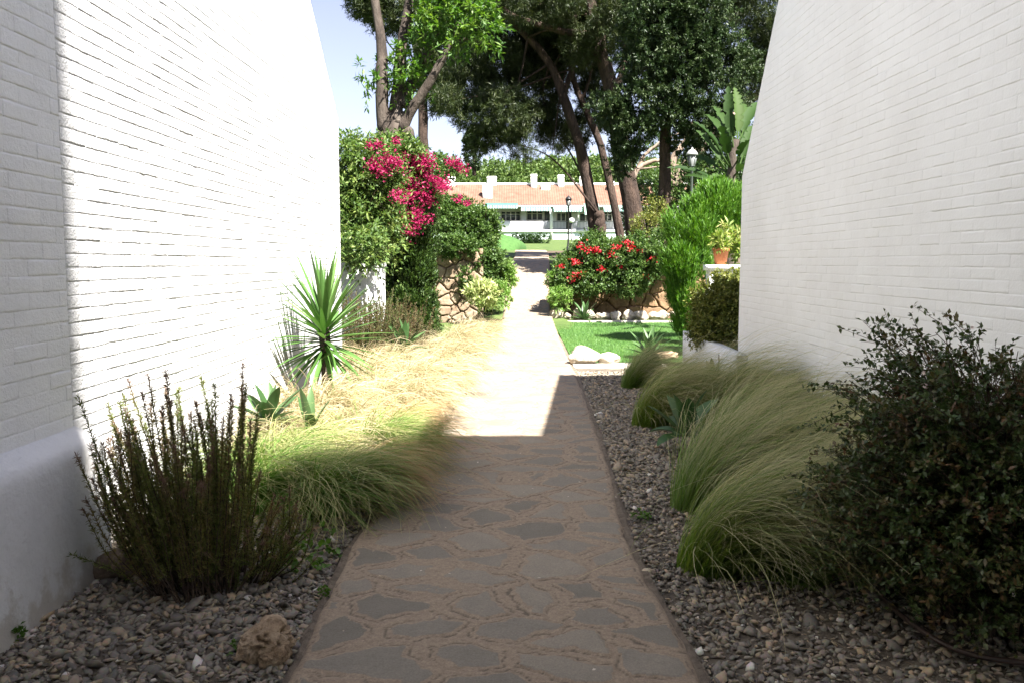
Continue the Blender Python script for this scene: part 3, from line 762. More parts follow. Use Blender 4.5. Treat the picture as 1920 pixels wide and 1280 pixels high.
right = [
 (protoR[1], 1.34, 3.95, .72, 'short dark green grass clump squeezed between the nearest tall clump and the dark bush'),
 (protoR[2], 1.62, 4.75, .95, 'shaded grass clump rising directly behind the left edge of the dark bush'),
 (protoR[0], 1.0, 4.1, 1.0, 'nearest shaded green grass clump, in front of the dark bush'),
 (protoR[1], 1.48, 4.3, .95, 'dark green grass clump half hidden by the left side of the dark bush'),
 (protoR[2], 1.16, 5.15, 1.0, 'tall green grass clump in front of the broad leaved agave'),
 (protoR[0], 1.62, 5.3, 1.05, 'shaded feathery grass clump leaning over towards the dark bush top'),
 (protoR[1], 1.62, 6.3, 1.05, 'feathery grass clump directly right of the broad leaved agave'),
 (protoR[2], 2.1, 6.2, .95, 'grass clump against the shaded white wall beside the dark bush'),
 (protoR[0], 1.26, 7.8, .9, 'straw topped grass clump just behind the broad leaved agave'),
 (protoR[1], 1.7, 7.5, 1.0, 'wide straw topped grass clump in the middle of the right strip'),
 (protoR[2], 2.15, 7.5, .78, 'straw topped grass clump touching the shaded wall in front of the planter'),
 (protoR[1], 1.55, 8.9, .72, 'pale grass clump left of the white planter end'),
 (protoR[0], 2.08, 8.5, .62, 'pale grass clump right in front of the white planter'),
 (protoR[2], 1.42, 10.2, .7, 'small outlying grass clump at the far end of the gravel by the lawn'),
]
for p, x, y, s, lab in right: clump(p, x + .0, y, s * 1.14, lab, GR, rs.uniform(-.3, .3))

# ------------------------------------------------------------------ rosemary
def rosemary(name, label, loc, n_st, h, spread, base, mat, seed, lean=(0, 0), nd=170, L_=.020, W_=.0028, cat='shrub'):
    rs = np.random.RandomState(seed); root = thing(name, label, cat, loc)
    ms, mf = MB(), MB()
    for k in range(n_st):
        a = rs.uniform(0, 2 * PI); r = base * math.sqrt(rs.rand())
        o = np.array([r * math.cos(a), r * math.sin(a), -.02])
        out = np.array([math.cos(a), math.sin(a), 0]) * spread * rs.uniform(.2, 1.1) + np.array([*lean, 0]) * rs.rand()
        hh = h * rs.uniform(.55, 1.05) * (1 - .35 * np.linalg.norm(out) / max(spread, .01) * rs.rand())
        p = smooth_line([o, o + out * .55 + [0, 0, hh * .45] + rs.normal(0, .02, 3), o + out + [0, 0, hh] + rs.normal(0, .03, 3)], 9)
        tube(ms, p, np.linspace(.0042, .0015, 9), 4, cap=False)
        m = int(nd * hh / h)
        t = rs.uniform(.18, 1, m) ** .8; i = np.clip((t * 8).astype(int), 0, 7); f = (t * 8 - i)[:, None]
        P = p[i] * (1 - f) + p[i + 1] * f; tn = norm(p[i + 1] - p[i])
        D = norm(tn * .75 + rs.normal(0, .55, (m, 3)))
        tone = rs.rand()
        leaves_add(mf, rs, P, D, rs.normal(size=(m, 3)), L_ * rs.uniform(.6, 1.3, m), W_, np.clip(tone * .75 + rs.normal(.1, .15, m), 0, 1), t if tone > .35 else t * .6, fold=.05)
    ms.build('stems', M['twig'], root); mf.build('foliage', mat, root)
    return root
rosemary('rosemary_bush', 'tall dark upright rosemary bush with browned tips in front of the white plinth', (-1.45, 3.82, 0), 210, 1.0, .17, .20, M['rosemary'], 31, lean=(-.26, .02), nd=620, L_=.024, W_=.0042)
rosemary('rosemary_bush', 'low sprawling rosemary growing from the right side of the tall one', (-1.30, 3.95, 0), 100, .40, .18, .15, M['rosemary'], 32, lean=(.10, -.06), nd=260, W_=.0042)
rosemary('rosemary_bush', 'reddish dry rosemary against the white planter wall behind the yucca', (-2.02, 11.5, 0), 260, 1.15, .30, .40, M['rosemary_dry'], 34, nd=200, L_=.034, W_=.009)
rosemary('rosemary_bush', 'sunlit dry rosemary with reddish stems in front of the white planter wall', (-1.8, 12.0, 0), 180, 1.0, .38, .34, M['rosemary_dry'], 33, nd=170, L_=.034, W_=.008)

# ------------------------------------------------------------------ strap-leaved plants
def strap(mb, P, D, up, Ls, W, curve, rs, seg=8, prof=None, tint=.5, fold=.25):
    """one long leaf as a folded strip bending down by curve"""
    D = norm(np.asarray(D, float)); S = norm(np.cross(D, up)); U = np.cross(S, D)
    s = np.linspace(0, 1, seg + 1)
    th = curve * s ** 1.3
    ds = Ls / seg
    x = np.concatenate([[0], np.cumsum(np.cos(th[:-1]) * ds)]); y = np.concatenate([[0], np.cumsum(-np.sin(th[:-1]) * ds)])
    c = P + D * x[:, None] + U * y[:, None]
    nn = U * np.cos(th)[:, None] + D * np.sin(th)[:, None]
    wv = W * np.interp(s, *(prof or ([0, .15, .5, .8, 1], [.7, .9, 1, .6, .02]))) * .5
    V = np.stack([c - S * wv[:, None] + nn * (wv * fold)[:, None], c, c + S * wv[:, None] + nn * (wv * fold)[:, None]], 1).reshape(-1, 3)
    i = np.arange(seg)[:, None] * 3 + np.arange(2)[None]
    mb.add(V, np.stack([i, i + 1, i + 4, i + 3], -1).reshape(-1, 4), a=tint, b=np.repeat(s, 3))

def yucca(loc, label, hz=.90, nl=105, Lf=.70, seed=41):
    rs = np.random.RandomState(seed); root = thing('yucca', label, 'yucca', loc)
    mb = MB(); p = smooth_line([(0, 0, -.05), (.01, 0, hz * .5), (0, .01, hz)], 10); tube(mb, p, np.linspace(.045, .05, 10), 10, .06, rs); mb.build('trunk', M['bark_grey'], root)
    mb = MB()
    for k in range(nl):
        f = k / (nl - 1)
        el = 1.5 - 2.15 * f ** .85 + rs.normal(0, .10); a = k * 2.39996 + rs.normal(0, .15)
        D = np.array([math.cos(a) * math.cos(el), math.sin(a) * math.cos(el), math.sin(el)])
        zz = hz + .06 - .30 * f
        strap(mb, np.array([D[0] * .03, D[1] * .03, zz]), D, np.array([0, 0, 1.0]) + 1e-3 * rs.normal(size=3), Lf * rs.uniform(.8, 1.08) * (1 - .12 * f), .05, .10 + .25 * f * rs.rand(), rs, prof=([0, .12, .45, .8, 1], [.55, .8, 1, .55, .02]), tint=rs.rand(), fold=.35)
    mb.build('leaves', M['yucca'], root, smooth=True)
yucca((-1.78, 7.95, 0), 'spiky green yucca rising from the straw grass in front of the sunlit wall')

def agave(loc, label, nl, Lf, W, mat, seed, el0=1.45, el1=.15, curve=.35, z0=.02, fold=.35):
    rs = np.random.RandomState(seed); root = thing('agave', label, 'agave', loc)
    mb = MB()
    for k in range(nl):
        f = k / max(nl - 1, 1); el = el0 + (el1 - el0) * f ** .9 + rs.normal(0, .08); a = k * 2.39996 + rs.normal(0, .12) + seed
        D = np.array([math.cos(a) * math.cos(el), math.sin(a) * math.cos(el), math.sin(el)])
        strap(mb, np.array([D[0] * .03, D[1] * .03, z0]), D, np.array([0, 0, 1.0]) + 1e-3 * rs.normal(size=3), Lf * rs.uniform(.8, 1.1) * (.75 + .25 * math.sin(PI * min(1, f + .25))), W, curve * rs.uniform(.3, 1.3), rs, prof=([0, .2, .5, .8, .95, 1], [.5, .8, 1, .68, .2, .02]), tint=rs.rand(), fold=fold)
    mb.build('leaves', mat, root, smooth=True)
agave((-1.84, 6.3, .30), 'broad pointed agave rosette among the straw grass by the sunlit wall', 15, .36, .10, M['agave'], 51)
agave((-1.46, 6.0, .26), 'agave showing two upright blades above the pale grass', 5, .38, .075, M['agave'], 52, el1=1.1)
agave((-1.45, 11.2, .36), 'small agave standing in front of the far rosemary', 14, .42, .09, M['agave'], 53)
agave((1.36, 6.65, .12), 'broad leaved green agave beside the gravel among the right grasses', 15, .40, .145, M['agave'], 54, el1=-.15, curve=.7)
agave((2.08, 13.1, .05), 'spreading grey green agave on the front edge of the lawn', 22, .50, .085, M['agave'], 55, el1=.2)
agave((2.28, 9.75, .1), 'small dark agave at the foot of the white planter', 7, .34, .07, M['agave'], 56, el1=.7)
agave((1.75, 21.6, .05), 'bluish agave under the red rose bush behind the rocks', 16, .55, .10, M['agave'], 57, el1=.2)

# ------------------------------------------------------------------ shrubs
def shrub(name, label, cat, loc, blobs, n_tw, per, Ls, Ws, tl, mat, seed, stems=None, extra=None, **kw):
    rs = np.random.RandomState(seed); root = thing(name, label, cat, loc)
    mb = MB(); twiggy(mb, rs, blobs, n_tw, per, Ls, Ws, tl, **kw); mb.build('foliage', mat, root)
    if stems:
        ms = MB()
        for k in range(stems[0]):
            b = blobs[rs.randint(len(blobs))]; a = rs.uniform(0, 2 * PI); r = stems[1] * math.sqrt(rs.rand())
            e = np.array(b[:3]) + rs.normal(0, .45, 3) * np.array(b[3:6])
            limb(ms, [(r * math.cos(a), r * math.sin(a), -.05), (e[0] * .4 + r * math.cos(a), e[1] * .4 + r * math.sin(a), e[2] * .5), e], stems[2], stems[2] * .3, 7, 5, rs)
        ms.build('stems', M['twig'], root)
    return root, rs

# the dark abelia bush at the right
def abelia():
    rs = np.random.RandomState(61); loc = (1.98, 3.45, 0)
    root = thing('abelia_bush', 'large dark abelia bush with tiny white flowers in the right foreground', 'bush', loc)
    ms, mf, mw = MB(), MB(), MB()
    tips = []
    for k in range(640):
        a = rs.uniform(0, 2 * PI); el = math.asin(rs.uniform(-.55, 1))
        rr = rs.uniform(.68, 1.0)
        ce = math.cos(el) ** .5; tip = np.array([.70 * math.cos(a) * ce, .62 * math.sin(a) * ce, .55 + .72 * math.sin(el)]) * np.array([rr, rr, 1]) 
        tip[2] = .5 + (tip[2] - .5) * rr
        tip[2] = max(tip[2], .12)
        if tip[0] > .52: tip[0] = .52 - .1 * rs.rand()
        b0 = np.array([rs.normal(0, .09), rs.normal(0, .09), -.02])
        p = smooth_line([b0, b0 * .5 + tip * np.array([.35, .35, .6]) + rs.normal(0, .05, 3) + [0, 0, .08], tip], 10)
        tube(ms, p, np.linspace(.006, .0014, 10), 4, cap=False)
        # side twigs with small paired leaves
        for j in range(9):
            t = rs.uniform(.38, 1); i = min(int(t * 9), 8); q0 = p[i] * (1 - (t * 9 - i)) + p[i + 1] * (t * 9 - i)
            td = norm(norm(p[i + 1] - p[i]) * .5 + norm(np.array([math.cos(a), math.sin(a), .5])) * .5 + rs.normal(0, .55, 3))
            ln = rs.uniform(.06, .2) * (1.25 if t > .85 else 1)
            m = 16; s = np.linspace(.1, 1, m)
            P = q0 + td * (ln * s)[:, None]; P[:, 2] -= .25 * ln * s ** 2
            D = norm(td * .4 + rs.normal(0, .7, (m, 3)))
            leaves_add(mf, rs, P, D, norm(rs.normal(0, .5, (m, 3)) + [0, 0, 1]), .028 * rs.uniform(.6, 1.25, m), .0155 * rs.uniform(.8, 1.2, m), np.clip(rs.beta(1.3, 2.0) * .8 + s * .18 + rs.normal(0, .12, m), 0, 1), s)
            tube(ms, np.stack([q0, P[-1]]), np.array([.0016, .0008]), 3, cap=False)
            tips.append(P[-1])
    tips = np.array(tips)
    for k in rs.choice(len(tips), 46, replace=False):
        for j in range(rs.randint(2, 5)):
            c = tips[k] + rs.normal(0, .012, 3); ax = norm(rs.normal(size=3) + [0, -.5, .2])
            a5 = np.arange(5) * 2 * PI / 5
            e1 = norm(np.cross(ax, [.1, .2, 1])); e2 = np.cross(ax, e1)
            D = norm(ax * .55 + e1 * np.cos(a5)[:, None] + e2 * np.sin(a5)[:, None])
            leaves_add(mw, rs, np.repeat(c[None], 5, 0), D, np.repeat(ax[None], 5, 0), .011, .007, rs.rand(5))
    ms.build('stems', M['twig'], root); mf.build('foliage', M['abelia'], root); mw.build('blossoms', M['abelia_flower'], root)
abelia()

# left: jasmine shrub over the white planter wall, bougainvillea, clipped conifer, stone wall and shrub
def B(px, py, d, rx, ry, rz, wgt=1.0, org=(0, 0, 0)):
    p = at(px, py, d) - np.array(org)
    return (p[0], p[1], p[2], rx, ry, rz, wgt)

o_ = np.array([-2.55, 13.6, 1.2])
shrub('jasmine_shrub', 'leafy green climbing shrub at the end of the sunlit wall above the white planter', 'shrub', o_,
      [B(655, 300, 13.5, .42, .5, .32, 1, o_), B(700, 330, 13.4, .40, .5, .42, 1, o_), B(650, 390, 13.3, .42, .45, .42, 1, o_), B(700, 410, 13.3, .36, .45, .45, 1, o_), B(660, 455, 13.2, .38, .4, .26, 1, o_), B(740, 285, 14.0, .36, .4, .22, 1, o_), B(715, 460, 13.4, .22, .35, .22, 1, o_), B(682, 462, 12.5, .36, .28, .2, 1, o_)],
      2600, 11, .085, .034, .26, M['shrub_jasmine'], 71, stems=(24, .2, .018), shell=.45, droop=.3, rnd=.8)
def bougainvillea():
    o_ = np.array([-1.75, 15.7, 0])
    root, rs = shrub('bougainvillea', 'bougainvillea with cascading magenta blossoms on the left above the clipped conifer', 'bougainvillea', o_,
      [B(745, 310, 14.4, .40, .45, .34, 1, o_), B(790, 350, 14.5, .36, .42, .34, 1, o_), B(765, 400, 14.4, .26, .36, .34, 1, o_), B(820, 320, 14.8, .34, .4, .22, 1, o_), B(735, 285, 14.6, .3, .4, .18, 1, o_)],
      2400, 10, .055, .034, .14, M['shrub_mid'], 72, stems=(14, .15, .02), shell=.5)
    mb = MB()
    sp = [(720, 300, 22), (715, 320, 14), (745, 305, 24), (775, 300, 30), (800, 300, 28), (790, 325, 34), (760, 330, 26), (810, 335, 26), (825, 345, 22), (835, 350, 14), (765, 345, 26), (795, 355, 30), (770, 365, 22), (800, 375, 18), (750, 372, 34), (765, 385, 22), (745, 370, 20), (755, 400, 24), (775, 405, 18), (785, 395, 12), (748, 425, 22), (770, 430, 20), (785, 425, 12), (808, 405, 10), (855, 308, 16), (866, 314, 9), (840, 306, 9), (862, 372, 8), (872, 380, 6), (695, 310, 14), (708, 275, 10), (735, 268, 8), (690, 275, 6), (765, 290, 12), (700, 318, 10)]
    for px, py, w_ in sp:
        c = at(px + rs.normal(0, 3), py + rs.normal(0, 3), (12.85 if px < 747 else 13.95) + rs.uniform(-.08, .2) + (.3 if px > 835 else 0)) - o_
        n = int(w_ * 7.5)
        P = c + rs.normal(0, 1, (n, 3)) * np.array([.078, .06, .06]) * (w_ / 22) ** .6
        leaves_add(mb, rs, P, norm(rs.normal(size=(n, 3)) + [0, -.4, .3]), rs.normal(size=(n, 3)), .042 * rs.uniform(.7, 1.2, n), .034 * rs.uniform(.7, 1.2, n), np.clip(rs.rand() * .4 + rs.rand(n) * .6, 0, 1), fold=.3)
    mb.build('blossoms', M['bract'], root)
bougainvillea()
o_ = np.array([at(770, 500, 14.9)[0], 14.9, 0])
shrub('clipped_conifer', 'dark clipped columnar conifer under the magenta bougainvillea', 'conifer', o_,
      [(0, 0, z, .44, .42, .42) for z in np.arange(.3, 2.35, .28)], 11000, 8, .05, .02, .10, M['column'], 73, shell=.86, up=.9, out=.35, rnd=.3, spread=.4)

# white planter wall with a rounded end
pw = thing('planter_wall', 'low white planter wall with rounded end beside the end of the left house', 'wall', (-2.4, 13, 0))
mb = MB(); th = np.linspace(-PI * .5, PI * .5, 12)
outl = [(-1.2, -.30)] + [(.13 + .30 * math.cos(t), .30 * math.sin(t)) for t in th] + [(-1.2, .30)]
nO = len(outl)
V = [(x, y, z) for z in (-.1, 1.44) for x, y in outl]
mb.add(V, quads=[(i, (i + 1) % nO, (i + 1) % nO + nO, i + nO) for i in range(nO)])
c0 = mb.n; mb.add([(x, y, 1.44) for x, y in outl] + [(-.5, 0, 1.44)], tris=[(i, (i + 1) % nO, nO) for i in range(nO)])
mb.build('wall_body', M['wall_smooth'], pw)
mb = MB()
outl2 = [(x * 1.0 + (.02 if x > -1 else 0), y * 1.06) for x, y in outl]
V = [(x, y, z) for z in (1.441, 1.50) for x, y in outl2]
mb.add(V, quads=[(i, (i + 1) % nO, (i + 1) % nO + nO, i + nO) for i in range(nO)])
mb.add([(x, y, 1.50) for x, y in outl2] + [(-.5, 0, 1.50)], tris=[(i, (i + 1) % nO, nO) for i in range(nO)])
mb.build('coping', M['wall_smooth'], pw)

# ------------------------------------------------------------------ rocks and stone walls
def rock_geo(rs, size, sub=3, rough=.35, pit=0.0, flat=1.0):
    import bmesh
    bm = bmesh.new(); bmesh.ops.create_icosphere(bm, subdivisions=sub, radius=1.0)
    V = np.array([v.co[:] for v in bm.verts]); T = np.array([[v.index for v in f.verts] for f in bm.faces]); bm.free()
    d = np.zeros(len(V)); 
    for o in range(4):
        fq = 1.1 * 2 ** o
        off = rs.rand(3) * 50
        nz = (vnoise(V[:, 0] * fq + off[0], V[:, 1] * fq + off[1], 5) + vnoise(V[:, 1] * fq + off[1], V[:, 2] * fq + off[2], 6) + vnoise(V[:, 2] * fq + off[2], V[:, 0] * fq + off[0], 7)) / 3 - .5
        d += nz * rough * 1.7 / 1.7 ** o
    if pit:
        off = rs.rand(3) * 50
        pz = vnoise(V[:, 0] * 6 + off[0], V[:, 1] * 6 + V[:, 2] * 3.3 + off[1], 15) * vnoise(V[:, 2] * 6 + off[2], V[:, 0] * 5 + off[0], 16)
        d -= pit * sstep(.35, .6, pz)
    if rough > .5:
        off = rs.rand(3) * 50
        d += .16 * (vnoise(V[:, 0] * 9 + off[0], V[:, 1] * 9 + V[:, 2] * 5 + off[1], 25) - .5) + .10 * (vnoise(V[:, 2] * 19 + off[2], V[:, 0] * 17 + V[:, 1] * 9, 26) - .5)
    # chisel a few flat facets
    for k in range(5):
        nrm = norm(rs.normal(size=3)); h = rs.uniform(.62, .9)
        dist = (V * (1 + d)[:, None]) @ nrm
        d = np.where(dist > h, d - (dist - h) * .8, d)
    V = V * (1 + d)[:, None] * np.array(size) * np.array([1, 1, flat])
    return V, T
def rock(name, label, loc, size, mat, seed, group=None, rz=0.0, sub=4, pit=0.0, sink=.25, cat='rock'):
    rs = np.random.RandomState(seed)
    V, T = rock_geo(rs, size, sub, rough=.6, pit=pit)
    V[:, 2] -= V[:, 2].min() * (1 - sink)
    mb = MB(); mb.add(V, tris=T); o = mb.build(name, mat, smooth=False)
    o.location = loc; o.rotation_euler = (0, 0, rz)
    return tag(o, label, cat, group)
rock('rock', 'pitted tan rock on the gravel at the left edge of the path', gnd(497, 1240), (.105, .085, .085), M['rock_tan'], 801, sub=5, pit=.42, rz=.4)
rock('rock', 'brown angular stone lying behind the rosemary at the plinth corner', gnd(215, 1085), (.12, .10, .075), M['rock_brown'], 802)
rock('rock', 'largest pale boulder on the near corner of the lawn beside the path', gnd(1098, 684), (.23, .15, .13), M['rock'], 803, sub=4)
rock('rock', 'smaller pale rock right of the large boulder at the lawn edge', gnd(1143, 684), (.14, .12, .10), M['rock'], 804, sub=4)
rock('rock', 'flat pinkish rock on the lawn edge left of the white planter', gnd(1245, 676), (.22, .14, .09), M['rock_tan'], 805, sub=4)
words_ = ['first', 'second', 'third', 'fourth', 'fifth', 'sixth', 'seventh', 'eighth', 'ninth', 'tenth', 'eleventh', 'twelfth']
row = [(1044, 586, 15, 24), (1065, 592, 9, 14), (1085, 590, 11, 20), (1107, 593, 12, 17), (1122, 597, 8, 12), (1136, 597, 11, 14), (1154, 599, 13, 17), (1179, 601, 14, 19), (1203, 602, 15, 16), (1224, 603, 12, 15), (1243, 605, 13, 16), (1262, 606, 10, 15)]
for i, (px, py, hw, hh) in enumerate(row):
    p = at(px, py + 7, 21.9); k = 21.9 / F
    rock('rock', f'{words_[i]} pale rock from the path in the row edging the lawn', (p[0], p[1], .03), (hw * k * 1.0, hw * k * .8, hh * k * .6), M['rock'], 810 + i, 'pale rocks in a row behind the lawn', rz=i * 1.3, sink=.2)

def stone_wall(name, label, x0, x1, yf, z0, z1, mat, seed, thick=.45, cell=(.33, .24), lean=0.0):
    """a rubble wall: a core, and a face of separate irregular stones"""
    rs = np.random.RandomState(seed); root = thing(name, label, 'wall', ((x0 + x1) / 2, yf, z0)); ox = (x0 + x1) / 2
    mb = MB(); mb.box(x0 - ox, x1 - ox, .07, thick, -.1, z1 - z0 - .03); mb.build('core', M['mortar_dark'], root)
    mb = MB(); st = .018
    gx_ = np.arange(0, x1 - x0 + st, st); gz_ = np.arange(0, z1 - z0 + st, st)
    Xg, Zg = np.meshgrid(gx_, gz_); cx, cy = cell
    wx = Xg + .10 * (fbm(Xg * 3, Zg * 3, seed) - .5) * 2; wz = Zg + .08 * (fbm(Xg * 3, Zg * 3, seed + 1) - .5) * 2
    best = np.full(Xg.shape, 9.); sec = best.copy(); bid = np.zeros(Xg.shape); bx = bid.copy(); bz = bid.copy(); sx = bid.copy(); sz = bid.copy()
    gi = np.floor(wx / cx).astype(int); gj = np.floor(wz / cy).astype(int)
    for di in (-2, -1, 0, 1, 2):
        for dj in (-2, -1, 0, 1, 2):
            a = gi + di; b = gj + dj
            px = (a + .5 + .5 * (b % 2) + .9 * (vnoise(a * 1., b * 1., seed + 2) - .5)) * cx; pz = (b + .5 + .8 * (vnoise(a * 1., b * 1., seed + 3) - .5)) * cy
            d = np.hypot(px - wx, (pz - wz) * 1.15); m1 = d < best
            sec2 = np.where(m1, best, np.minimum(sec, d)); nearer = (~m1) & (d < sec)
            sx = np.where(m1, bx, np.where(nearer, px, sx)); sz = np.where(m1, bz, np.where(nearer, pz, sz)); sec = sec2
            bid = np.where(m1, vnoise(a * 1., b * 1., seed + 4), bid); bx = np.where(m1, px, bx); bz = np.where(m1, pz, bz); best = np.where(m1, d, best)
    e = (sec ** 2 - best ** 2) / (2 * np.maximum(np.hypot(bx - sx, bz - sz), .06)) + .02 * (fbm(Xg * 12, Zg * 12, seed + 5) - .5)
    H = .11 * sstep(-.006, .03, e) + .035 * (bid - .5) + .12 * (vnoise(bid * 91, bid * 17, 3) - .5) * (wx - bx) + .16 * (vnoise(bid * 53, bid * 77, 4) - .35) * (bz - wz) + .03 * (fbm(Xg * 7, Zg * 7, seed + 6) - .5)
    V = np.stack([Xg + x0 - ox, .07 - H, Zg], -1).reshape(-1, 3); nx_ = len(gx_)
    i = np.arange(len(gz_) - 1)[:, None] * nx_ + np.arange(nx_ - 1)[None]
    mb.add(V, np.stack([i, i + 1, i + 1 + nx_, i + nx_], -1).reshape(-1, 4), a=bid.ravel())
    mb.build('stone_face', mat, root)
    return root
stone_wall('stone_wall', 'sunlit rubble stone wall left of the path under the leafy shrub', at(800, 520, 21.5)[0], at(905, 520, 21.5)[0], 21.5, .0, 1.85, M['wallstone'], 91)
stone_wall('stone_wall', 'dark ochre stone retaining wall under the red rose bush', at(1045, 560, 23.2)[0], 6.2, 23.2, .0, 1.45, M['wallstone_dark'], 92, cell=(.5, .34))

# shrub on the left stone wall + lighter plants at its foot
o_ = np.array([-1.2, 23.2, 1.3])
shrub('leafy_shrub', 'rounded leafy shrub covering the stone wall left of the path', 'shrub', o_,
      [B(870, 420, 22.6, .62, .7, .55, 1, o_), B(905, 430, 22.4, .40, .6, .5, 1, o_), B(845, 405, 22.8, .5, .6, .42, 1, o_), B(900, 485, 22.0, .42, .5, .5, 1, o_), B(925, 500, 22.4, .30, .5, .36, 1, o_), B(870, 470, 22.0, .3, .4, .34, .7, o_), B(840, 440, 22.0, .34, .4, .3, .6, o_), B(912, 545, 21.9, .3, .45, .42, 1, o_), B(850, 462, 21.35, .5, .3, .2, 1, o_), B(878, 520, 21.4, .16, .2, .3, .8, o_)],
      5200, 11, .075, .045, .17, M['shrub_mid'], 74, stems=(14, .3, .02), shell=.6)
o_ = np.array([at(908, 560, 20.6)[0], 20.6, 0])
shrub('pale_shrub', 'pale cream edged plant at the foot of the stone wall by the path', 'shrub', o_, [B(905, 552, 20.6, .28, .25, .27, 1, o_)], 150, 12, .16, .04, .14, M['variegated'], 75, shell=.2, up=.6, spread=1.0)
o_ = np.array([at(938, 565, 20.9)[0], 20.9, 0])
shrub('pale_shrub', 'bright yellow green plant touching the path edge past the grasses', 'shrub', o_, [B(938, 555, 20.9, .22, .25, .27, 1, o_), B(948, 520, 22.5, .2, .3, .4, 1, o_)], 300, 12, .10, .035, .12, M['shrub_bright'], 76, shell=.3, up=.6)

# red rose bush on the right terrace
def rose():
    o_ = np.array([2.4, 23.2, 1.0])
    root, rs = shrub('rose_bush', 'sprawling rose bush with bright red blooms over the ochre stone wall', 'rose bush', o_,
      [B(1068, 505, 22.9, .42, .6, .34, 1, o_), B(1110, 480, 22.7, .5, .6, .5, 1, o_), B(1160, 490, 22.6, .55, .6, .52, 1, o_), B(1205, 485, 22.6, .5, .6, .58, 1, o_), B(1240, 470, 22.9, .4, .5, .5, 1, o_), B(1065, 530, 22.4, .3, .4, .3, 1, o_), B(1110, 530, 22.3, .4, .4, .28, .8, o_), B(1180, 535, 22.2, .5, .4, .22, .8, o_)],
      4600, 10, .07, .045, .2, M['shrub_mid'], 77, stems=(20, .5, .018), shell=.6, up=.5)
    mb = MB()
    for px, py, w_ in [(1093, 464, 12), (1107, 468, 8), (1118, 470, 10), (1078, 492, 10), (1076, 520, 12), (1086, 513, 10), (1070, 524, 8), (1145, 479, 9), (1158, 465, 9), (1175, 455, 7), (1182, 464, 10), (1222, 486, 7), (1128, 505, 7), (1198, 470, 8), (1165, 500, 7), (1052, 500, 6), (1210, 520, 6)]:
        c = at(px, py, 22.05) - o_; n = w_ * 4
        P = c + rs.normal(0, 1, (n, 3)) * np.array([.095, .06, .055]) * w_ / 12
        leaves_add(mb, rs, P, norm(rs.normal(size=(n, 3)) + [0, -.4, .4]), rs.normal(size=(n, 3)), .06, .05, rs.rand(n), fold=.3)
    mb.build('blossoms', M['rose'], root)
rose()
o_ = np.array([at(1052, 575, 21.6)[0], 21.6, 0])
shrub('pale_shrub', 'low light green plant beside the path left of the bluish agave', 'shrub', o_, [B(1050, 560, 21.8, .24, .3, .3, 1, o_), B(1045, 525, 22.6, .22, .3, .34, 1, o_)], 320, 11, .09, .03, .12, M['shrub_bright'], 78, shell=.3, up=.5)
o_ = np.array([at(1215, 440, 25)[0], 25.5, 1.5])
shrub('rose_bush', 'thin leggy brownish rose bush between the pine trunks and the bright conifer', 'rose bush', o_, [B(1215, 430, 25.5, .55, .5, .45, 1, o_), B(1230, 400, 25.8, .3, .4, .4, 1, o_)], 520, 8, .06, .035, .2, M['olive_leaf'], 79, stems=(16, .3, .012), shell=.3)

# ------------------------------------------------------------------ right: conifer, planter, clipped shrub, pot
o_ = np.array([at(1310, 500, 15.6)[0], 15.6, 0])
shrub('bright_conifer', 'bushy bright green conifer behind the end of the right house', 'conifer', o_,
      [B(1290, 615, 15.6, .20, .4, .34, 1, o_), B(1285, 560, 15.6, .28, .45, .42, 1, o_), B(1290, 500, 15.5, .42, .5, .42, 1, o_), B(1300, 440, 15.6, .50, .5, .45, 1, o_), B(1335, 400, 15.7, .44, .5, .36, 1, o_), B(1380, 400, 15.9, .40, .5, .36, 1, o_), B(1360, 440, 15.9, .42, .4, .4, 1, o_), B(1345, 385, 15.8, .3, .4, .26, 1, o_)],
      9500, 12, .085, .013, .22, M['thuja'], 81, shell=.62, up=1.7, out=.55, rnd=.35, spread=.4)
pl_ = thing('planter', 'low white planter box at the end of the right wall', 'planter', (2.4, 10, 0))
def wall_strip(pts, w_, z0, z1s, z1e, mat, parent, name):
    a, b = np.array(pts[0], float), np.array(pts[1], float); d = norm(b - a); nn = np.array([-d[1], d[0]]) * w_
    nseg = 12; t = np.linspace(0, 1, nseg + 1)
    c = a + (b - a) * t[:, None]; top = z1s + (z1e - z1s) * t
    V = np.stack([np.c_[c, np.full(nseg + 1, z0)], np.c_[c, top], np.c_[c + nn, top], np.c_[c + nn, np.full(nseg + 1, z0)]], 1).reshape(-1, 3)
    i = np.arange(nseg)[:, None] * 4 + np.arange(4)[None]; j = np.arange(nseg)[:, None] * 4 + (np.arange(4)[None] + 1) % 4
    mb = MB(); mb.add(V, np.concatenate([np.stack([i, j, j + 4, i + 4], -1).reshape(-1, 4), [[0, 1, 2, 3], [nseg * 4 + 3, nseg * 4 + 2, nseg * 4 + 1, nseg * 4]]]))
    return mb.build(name, mat, parent)
wall_strip([(2.42 - 2.4, 9.25 - 10), (2.22 - 2.4, 11.2 - 10)], -.13, -.1, .50, .60, M['wall_smooth'], pl_, 'front_panel')
mb = MB(); mb.box(2.24 - 2.4, 3.6 - 2.4, 1.2, 1.33, -.1, .6); mb.build('back_panel', M['wall_smooth'], pl_)
mb = MB(); mb.box(2.36 - 2.4, 3.4 - 2.4, -.2, 1.19, .1, .45); mb.build('soil', M['soil'], pl_)
o_ = np.array([2.75, 10.6, .4])
shrub('clipped_shrub', 'rounded olive green shrub growing in the white planter', 'shrub', o_, [B(1348, 572, 10.7, .27, .36, .34, 1, o_), B(1348, 615, 10.6, .27, .36, .26, 1, o_), B(1375, 560, 10.9, .2, .36, .3, 1, o_), B(1328, 625, 10.5, .16, .26, .14, 1, o_), B(1380, 525, 11.0, .08, .1, .16, .5, o_)], 3200, 11, .046, .024, .14, M['olive_leaf'], 82, stems=(10, .1, .012), shell=.45)
